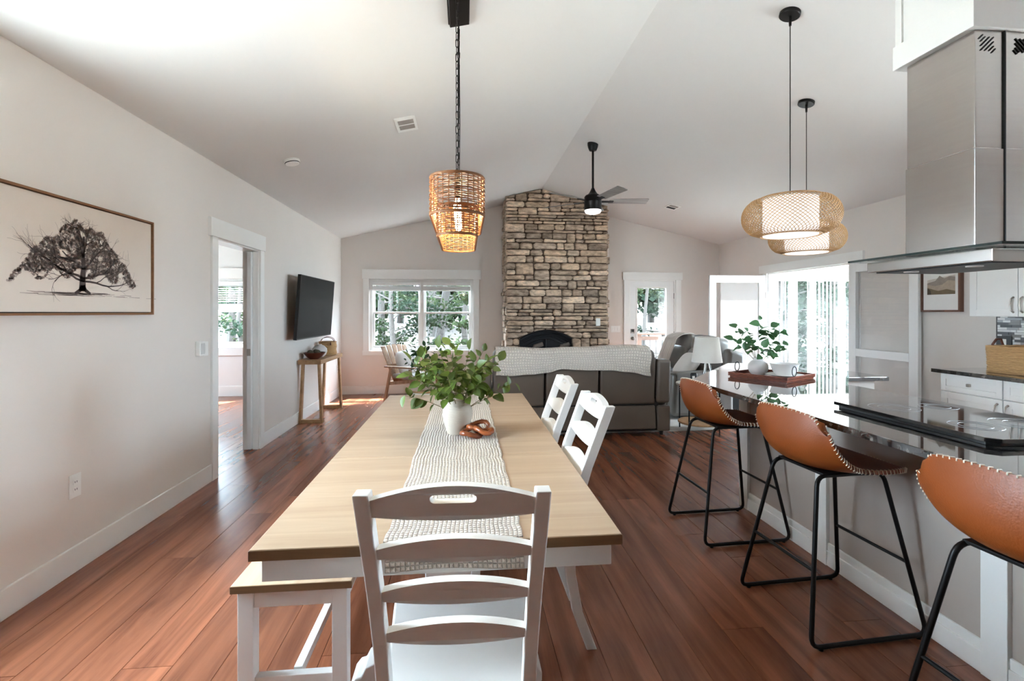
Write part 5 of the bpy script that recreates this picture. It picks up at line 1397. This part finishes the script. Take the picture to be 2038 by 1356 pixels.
# ---- wooden lounge chair by the window
ac = thing('wooden_armchair', 'slatted wooden lounge armchair in front of the far window', 'armchair', (-.80, 7.75, 0))
def aw(m_, n, b=.004): return m_.build(n, M_chairwood, ac, b)
A0 = Vector((-.80, 7.75, 0)); ang = R(-38); RM = Matrix.Translation(A0) @ Matrix.Rotation(ang, 4, 'Z')
def abar(a, b, w, d, n, up=(0, 0, 1)): aw(MB().bar(a, b, w, d, up).xform(RM), n)
for s in (-1, 1):
    abar((.28, s*.30, 0), (.20, s*.28, .545), .04, .035, 'leg'); abar((-.33, s*.29, 0), (-.20, s*.28, .545), .04, .035, 'leg')
    abar((-.30, s*.295, .56), (.30, s*.295, .57), .075, .025, 'armrest'); abar((-.26, s*.27, .30), (.26, s*.27, .37), .03, .05, 'side_rail')
abar((.26, -.27, .36), (.26, .27, .36), .03, .05, 'front_rail'); abar((-.24, -.27, .31), (-.24, .27, .31), .03, .05, 'rear_rail')
for k in range(5):
    y = -.21+.105*k; abar((-.20, y*.85, .32), (-.44, y*1.08, .865+.02*(1-(k-2)**2/4)), .085, .016, 'back_slat', (1, 0, .4))
abar((-.31, -.25, .575), (-.31, .25, .575), .03, .035, 'back_rail')
o = MB().box(-.22, .27, -.25, .25, .375, .45).xform(RM).build('seat_cushion', mat('cushion_grey', srgb(176, 170, 164), .9, var=.05), ac, .03, seg=3)
p2 = cushion('throw_pillow', M_pillow, None, RM @ Vector((-.13, 0, .60)), .21, .21, .07, .6, Matrix.Rotation(ang, 4, 'Z') @ Matrix.Rotation(R(64), 4, 'Y'))
tag(p2, 'off-white pillow leaning in the slatted wooden armchair', 'pillow')
# ---- round coffee table with a second plant
rt_ = thing('round_table', 'low round whitewashed table behind the far end of the dining table', 'coffee table', (-.45, 5.85, 0))
MB().lathe([(.225, .44), (.232, .445), (.232, .465), (.226, .47)], (-.45, 5.85, 0), 40).build('top', M_bowlw, rt_)
MB().lathe([(.12, 0), (.12, .02), (.04, .05), (.035, .38), (.10, .44)], (-.45, 5.85, 0), 24).build('pedestal', M_chairwood, rt_, smooth=True)
bd = MB().lathe([(.20, .4705), (.20, .492)], (-.45, 5.85, 0), 36).build('round_tray', M_console, None, .003); tag(bd, 'round wooden tray on the low round table', 'tray')
cv = MB().lathe([(.045, 0), (.05, .01), (.05, .15), (.044, .16), (.04, .15), (.04, .02), (0, .02)], (-.47, 5.80, .4925), 20, cap1=False).build('candle_jar', M_ceram, None, smooth=True)
tag(cv, 'pale cylindrical jar holding dark stems on the round tray', 'vase')
p3 = thing('dark_sprigs', 'dark green leafy sprigs in the pale jar behind the dining plant', 'plant', (-.47, 5.80, .56))
lm2 = leaf_mesh('leaf', .075, .042, M_leaf2); r5 = random.Random(3)
plant(p3, (-.47, 5.80, .53), [(-.47+r5.uniform(-.24, .26), 5.80+r5.uniform(-.2, .2), .53+r5.uniform(.22, .50)) for _ in range(13)], lm2, 9, per=8, size=(.6, 1.1), start=.4)

# ================================================================== ON THE ISLAND
tx, ty_, ta = 2.255, 3.40, R(-57)
tr = thing('serving_tray', 'square brown wooden tray with ridged rim and ring handles on the island', 'tray', (tx, ty_, CZ))
RT = Matrix.Translation((tx, ty_, CZ)) @ Matrix.Rotation(R(30), 4, 'Z')
MB().box(-.205, .205, -.205, .205, .0006, .010).xform(RT).build('base', M_traywood, tr, .002)
MB().box(-.209, .209, -.209, -.204, .010, .034).box(-.209, .209, .204, .209, .010, .034).box(-.209, -.204, -.204, .204, .010, .034).box(.204, .209, -.204, .204, .010, .034).xform(RT).build('rim_core', M_dark, tr)
for z in (.0095, .0185, .0275):
    for a, b, c, d in ((-.215, .215, -.215, -.200), (-.215, .215, .200, .215), (-.215, -.200, -.200, .200), (.200, .215, -.200, .200)):
        MB().box(a, b, c, d, z, z+.0072).xform(RT).build('rim_bar', M_traywood, tr, .0025)
for p in ((-.10, .207), (-.10, -.207)):
    pts = [(p[0]+.032*math.cos(2*math.pi*k/24), p[1], .070+.034*math.sin(2*math.pi*k/24)) for k in range(24)]
    MB().tube(pts, .0032, 6, closed=True).xform(RT).build('ring_handle', M_black, tr, smooth=True)
vx2, vy2 = 2.215, 3.50
v2_ = MB().lathe([(.045, 0), (.058, .012), (.072, .045), (.070, .07), (.05, .098), (.036, .106), (.035, .128), (.031, .128), (.031, .105), (.05, .08), (.05, .02), (0, .015)], (vx2, vy2, CZ+.0105), 28, cap1=False).build('tray_vase', M_ceram2, None, smooth=True)
tag(v2_, 'small rounded grey-white vase on the island tray', 'vase')
eu = thing('eucalyptus_sprigs', 'eucalyptus sprigs with round leaves in the island tray vase', 'plant', (vx2, vy2, CZ+.09))
lm3 = leaf_mesh('leaf', .066, .056, M_leaf3, .25); r6 = random.Random(12)
en = [(vx2-.20, vy2, CZ+.27), (vx2-.15, vy2+.05, CZ+.36), (vx2-.11, vy2-.05, CZ+.34), (vx2+.03, vy2+.02, CZ+.42), (vx2+.10, vy2, CZ+.37), (vx2+.17, vy2-.04, CZ+.35), (vx2-.02, vy2-.1, CZ+.22), (vx2+.05, vy2-.12, CZ+.20), (vx2-.05, vy2+.06, CZ+.26), (vx2+.19, vy2-.02, CZ+.20), (vx2+.22, vy2+.04, CZ+.24)]
plant(eu, (vx2, vy2, CZ+.08), en, lm3, 6, per=7, size=(.5, 1.15), start=.45, stem_r=.0018)
bx_, by_ = 2.33, 3.36
sp = MB().lathe([(.08, 0), (.085, .004), (.125, .014), (.13, .017), (.124, .017), (.08, .007), (0, .006)], (bx_, by_, CZ+.0105), 36, cap1=False).build('white_plate', M_bowlw, None, smooth=True); tag(sp, 'white plate under the bowl on the island tray', 'plate')
bb = MB().lathe([(.055, 0), (.058, .004), (.082, .04), (.098, .085), (.101, .09), (.096, .09), (.078, .042), (.05, .010), (0, .009)], (bx_, by_, CZ+.0175), 36, cap1=False).build('white_bowl', M_bowlw, None, smooth=True); tag(bb, 'flared white bowl on the plate on the island tray', 'bowl')

# ================================================================== OUTSIDE
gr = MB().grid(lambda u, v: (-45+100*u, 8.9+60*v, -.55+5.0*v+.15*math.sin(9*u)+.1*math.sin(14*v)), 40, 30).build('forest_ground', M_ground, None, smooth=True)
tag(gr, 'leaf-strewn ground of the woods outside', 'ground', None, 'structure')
g2 = MB().box(-40, 50, -40, 8.9, -.75, -.56).build('bounce_ground', mat('patio', srgb(205, 200, 192), .95, var=.08), None); tag(g2, 'unseen pale slab added around the house to bounce daylight indoors', 'ground', None, 'structure')  # pale slab added so sunlight bounces up through the unseen windows
def tree(label, x, y, h, r, crown, mt, seed, group, low=.25, dens=2600, ls=.14, lean=0):
    rg = random.Random(seed); z0 = -.55+5.0*(y-8.9)/60-.1
    t = thing('forest_tree', label, 'tree', (x, y, z0), group)
    top = Vector((x+lean*h, y, z0+h)); b = Vector((x, y, z0))
    m = MB().tube([b.lerp(top, k/8)+Vector((rg.uniform(-.05, .05), rg.uniform(-.05, .05), 0)) for k in range(9)], [r*(1-.09*k) for k in range(9)], 8)
    tips = []
    for k in range(16):
        f = low+(1-low)*(k+.5)/16; p = b.lerp(top, f); a = rg.uniform(0, 6.28); L = crown*(1.1-f*.75)*rg.uniform(.6, 1.1)
        e = p+Vector((L*math.cos(a), L*math.sin(a), L*rg.uniform(-.1, .35)))
        mid = p.lerp(e, .5)+Vector((rg.uniform(-.1, .1), rg.uniform(-.1, .1), rg.uniform(0, .2)))
        m.tube([p, mid, e], [r*.28, r*.18, r*.06], 5); tips += [(p.lerp(mid, .5), mid), (mid, e), (mid, e)]
        for _ in range(2):
            s = mid.lerp(e, rg.random()); e2 = s+Vector((rg.uniform(-.6, .6), rg.uniform(-.6, .6), rg.uniform(-.3, .4)))*crown*.4
            m.tube([s, e2], [r*.10, r*.03], 4); tips.append((s, e2))
    m.build('trunk', M_bark, t, smooth=True)
    vs = []; fs = []
    for _ in range(dens):
        s, e = rg.choice(tips); p = s.lerp(e, rg.random())+Vector((rg.gauss(0, 1), rg.gauss(0, 1), rg.gauss(0, .6)))*.16*crown*.6
        a = Vector((rg.uniform(-1, 1), rg.uniform(-1, 1), rg.uniform(-.6, .6))).normalized()*ls*rg.uniform(.5, 1.2)
        c = a.cross(Vector((rg.uniform(-1, 1), rg.uniform(-1, 1), rg.uniform(-1, 1)))).normalized()*ls*.38
        n = len(vs); vs += [p, p+a*.5+c, p+a, p+a*.5-c]; fs.append((n, n+1, n+2, n+3))
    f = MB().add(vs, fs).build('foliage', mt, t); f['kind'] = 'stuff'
    return t
G = 'trees in the woods behind the house'
specs = [
 ('leafy tree outside the left pane of the far window', -2.6, 15.5, 6.0, .13, 1.9, 0, .02),
 ('dense young evergreen outside the left pane of the far window', -1.9, 13.2, 4.6, .09, 1.5, 1, .05),
 ('leaning tree outside the centre of the far window', -.9, 17.0, 8.0, .17, 2.2, 2, .15),
 ('bushy tree outside the right pane of the far window', .0, 14.0, 5.0, .10, 1.7, 0, .02),
 ('low brushy sapling outside the right pane of the far window', .55, 12.4, 3.2, .05, 1.2, 2, .02),
 ('big evergreen behind the others beyond the far window', -1.4, 21.0, 10.0, .22, 3.0, 1, .02),
 ('spreading tree at the back of the woods beyond the fireplace', .8, 22.0, 10.0, .22, 3.2, 0, .02),
 ('thick-trunked evergreen outside the back door pane', 4.15, 14.2, 8.0, .20, 1.7, 1, .22),
 ('slim bent tree outside the back door pane', 4.75, 13.0, 6.5, .06, 1.0, 2, .35),
 ('pale brushy tree outside the back door pane', 5.2, 16.5, 6.0, .10, 2.0, 2, .02),
 ('background tree beyond the deck rail', 6.6, 21.0, 9.0, .2, 3.0, 0, .02),
 ('dark young evergreen outside the side room window', -5.5, 12.6, 4.2, .07, 1.3, 1, .25),
 ('bare-branched tree outside the side room window', -4.9, 14.5, 6.5, .12, 1.9, 2, .05),
 ('leafy tree at the back beyond the side room window', -7.6, 18.0, 8.0, .18, 2.8, 0, .02),
 ('evergreen at the left of the side room view', -6.8, 15.0, 7.0, .14, 2.0, 1, .02),
 ('tree beyond the sunroom glass, seen between the left slats', 7.6, 13.5, 6.0, .14, 1.5, 1, .3),
 ('tree beyond the sunroom glass, seen between the middle slats', 9.3, 14.5, 6.5, .16, 1.7, 0, .3),
 ('tree beyond the sunroom glass, seen between the right slats', 11.2, 14.0, 6.0, .15, 1.6, 1, .3)]
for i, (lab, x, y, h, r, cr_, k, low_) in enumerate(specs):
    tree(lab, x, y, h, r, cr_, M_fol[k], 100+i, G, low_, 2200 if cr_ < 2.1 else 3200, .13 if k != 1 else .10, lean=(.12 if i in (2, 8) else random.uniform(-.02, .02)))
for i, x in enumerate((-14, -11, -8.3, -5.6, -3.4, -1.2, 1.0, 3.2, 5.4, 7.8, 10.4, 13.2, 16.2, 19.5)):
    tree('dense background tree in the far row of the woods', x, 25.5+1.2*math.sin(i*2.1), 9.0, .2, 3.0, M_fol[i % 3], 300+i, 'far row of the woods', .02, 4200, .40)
tree('tall crowned tree added out of view behind the chimney to dapple the sun', 2.0, 13.2, 12.5, .2, 2.6, M_fol[1], 77, G, .45, 3600, .2)  # hidden tree, added so its crown breaks up the sun patch
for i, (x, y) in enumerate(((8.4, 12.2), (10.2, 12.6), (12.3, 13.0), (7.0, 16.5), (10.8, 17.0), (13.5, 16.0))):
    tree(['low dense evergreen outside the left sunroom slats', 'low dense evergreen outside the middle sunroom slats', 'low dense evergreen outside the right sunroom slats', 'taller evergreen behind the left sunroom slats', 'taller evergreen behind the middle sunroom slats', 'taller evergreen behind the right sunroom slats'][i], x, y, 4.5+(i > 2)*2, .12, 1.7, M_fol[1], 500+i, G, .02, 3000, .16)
# fallen branches and brush
br = random.Random(4); mb = MB()
for _ in range(70):
    x, y = br.uniform(-4, 6), br.uniform(10.6, 15); z = -.55+5.0*(y-8.9)/60
    a = br.uniform(0, 3.14); L = br.uniform(.5, 1.8)
    p = Vector((x, y, z+br.uniform(0, .3))); e = p+Vector((L*math.cos(a), L*.5*math.sin(a), br.uniform(-.1, .7)))
    mb.tube([p, p.lerp(e, .5)+Vector((0, 0, br.uniform(0, .2))), e], [.03, .022, .008], 5)
o = mb.build('fallen_brush', M_bark, None); tag(o, 'tangle of fallen branches on the woodland floor', 'brush', None, 'stuff')
# deck and rail outside the back door
dk = thing('deck_railing', 'cedar deck railing with black wire panel outside the back door', 'railing', (3.6, 10.2, 0))
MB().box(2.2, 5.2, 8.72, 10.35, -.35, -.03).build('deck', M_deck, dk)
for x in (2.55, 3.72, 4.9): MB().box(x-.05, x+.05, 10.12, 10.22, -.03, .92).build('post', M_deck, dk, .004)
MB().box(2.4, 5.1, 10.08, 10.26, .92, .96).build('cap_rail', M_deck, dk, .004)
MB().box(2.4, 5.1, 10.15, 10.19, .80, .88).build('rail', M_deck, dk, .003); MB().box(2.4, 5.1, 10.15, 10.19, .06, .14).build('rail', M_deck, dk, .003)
for k in range(17):
    x = 2.62+k*.135
    if abs(x-3.72) > .07: MB().tube([(x, 10.17, .10), (x, 10.17, .84)], .008, 6).build('baluster', M_black, dk)
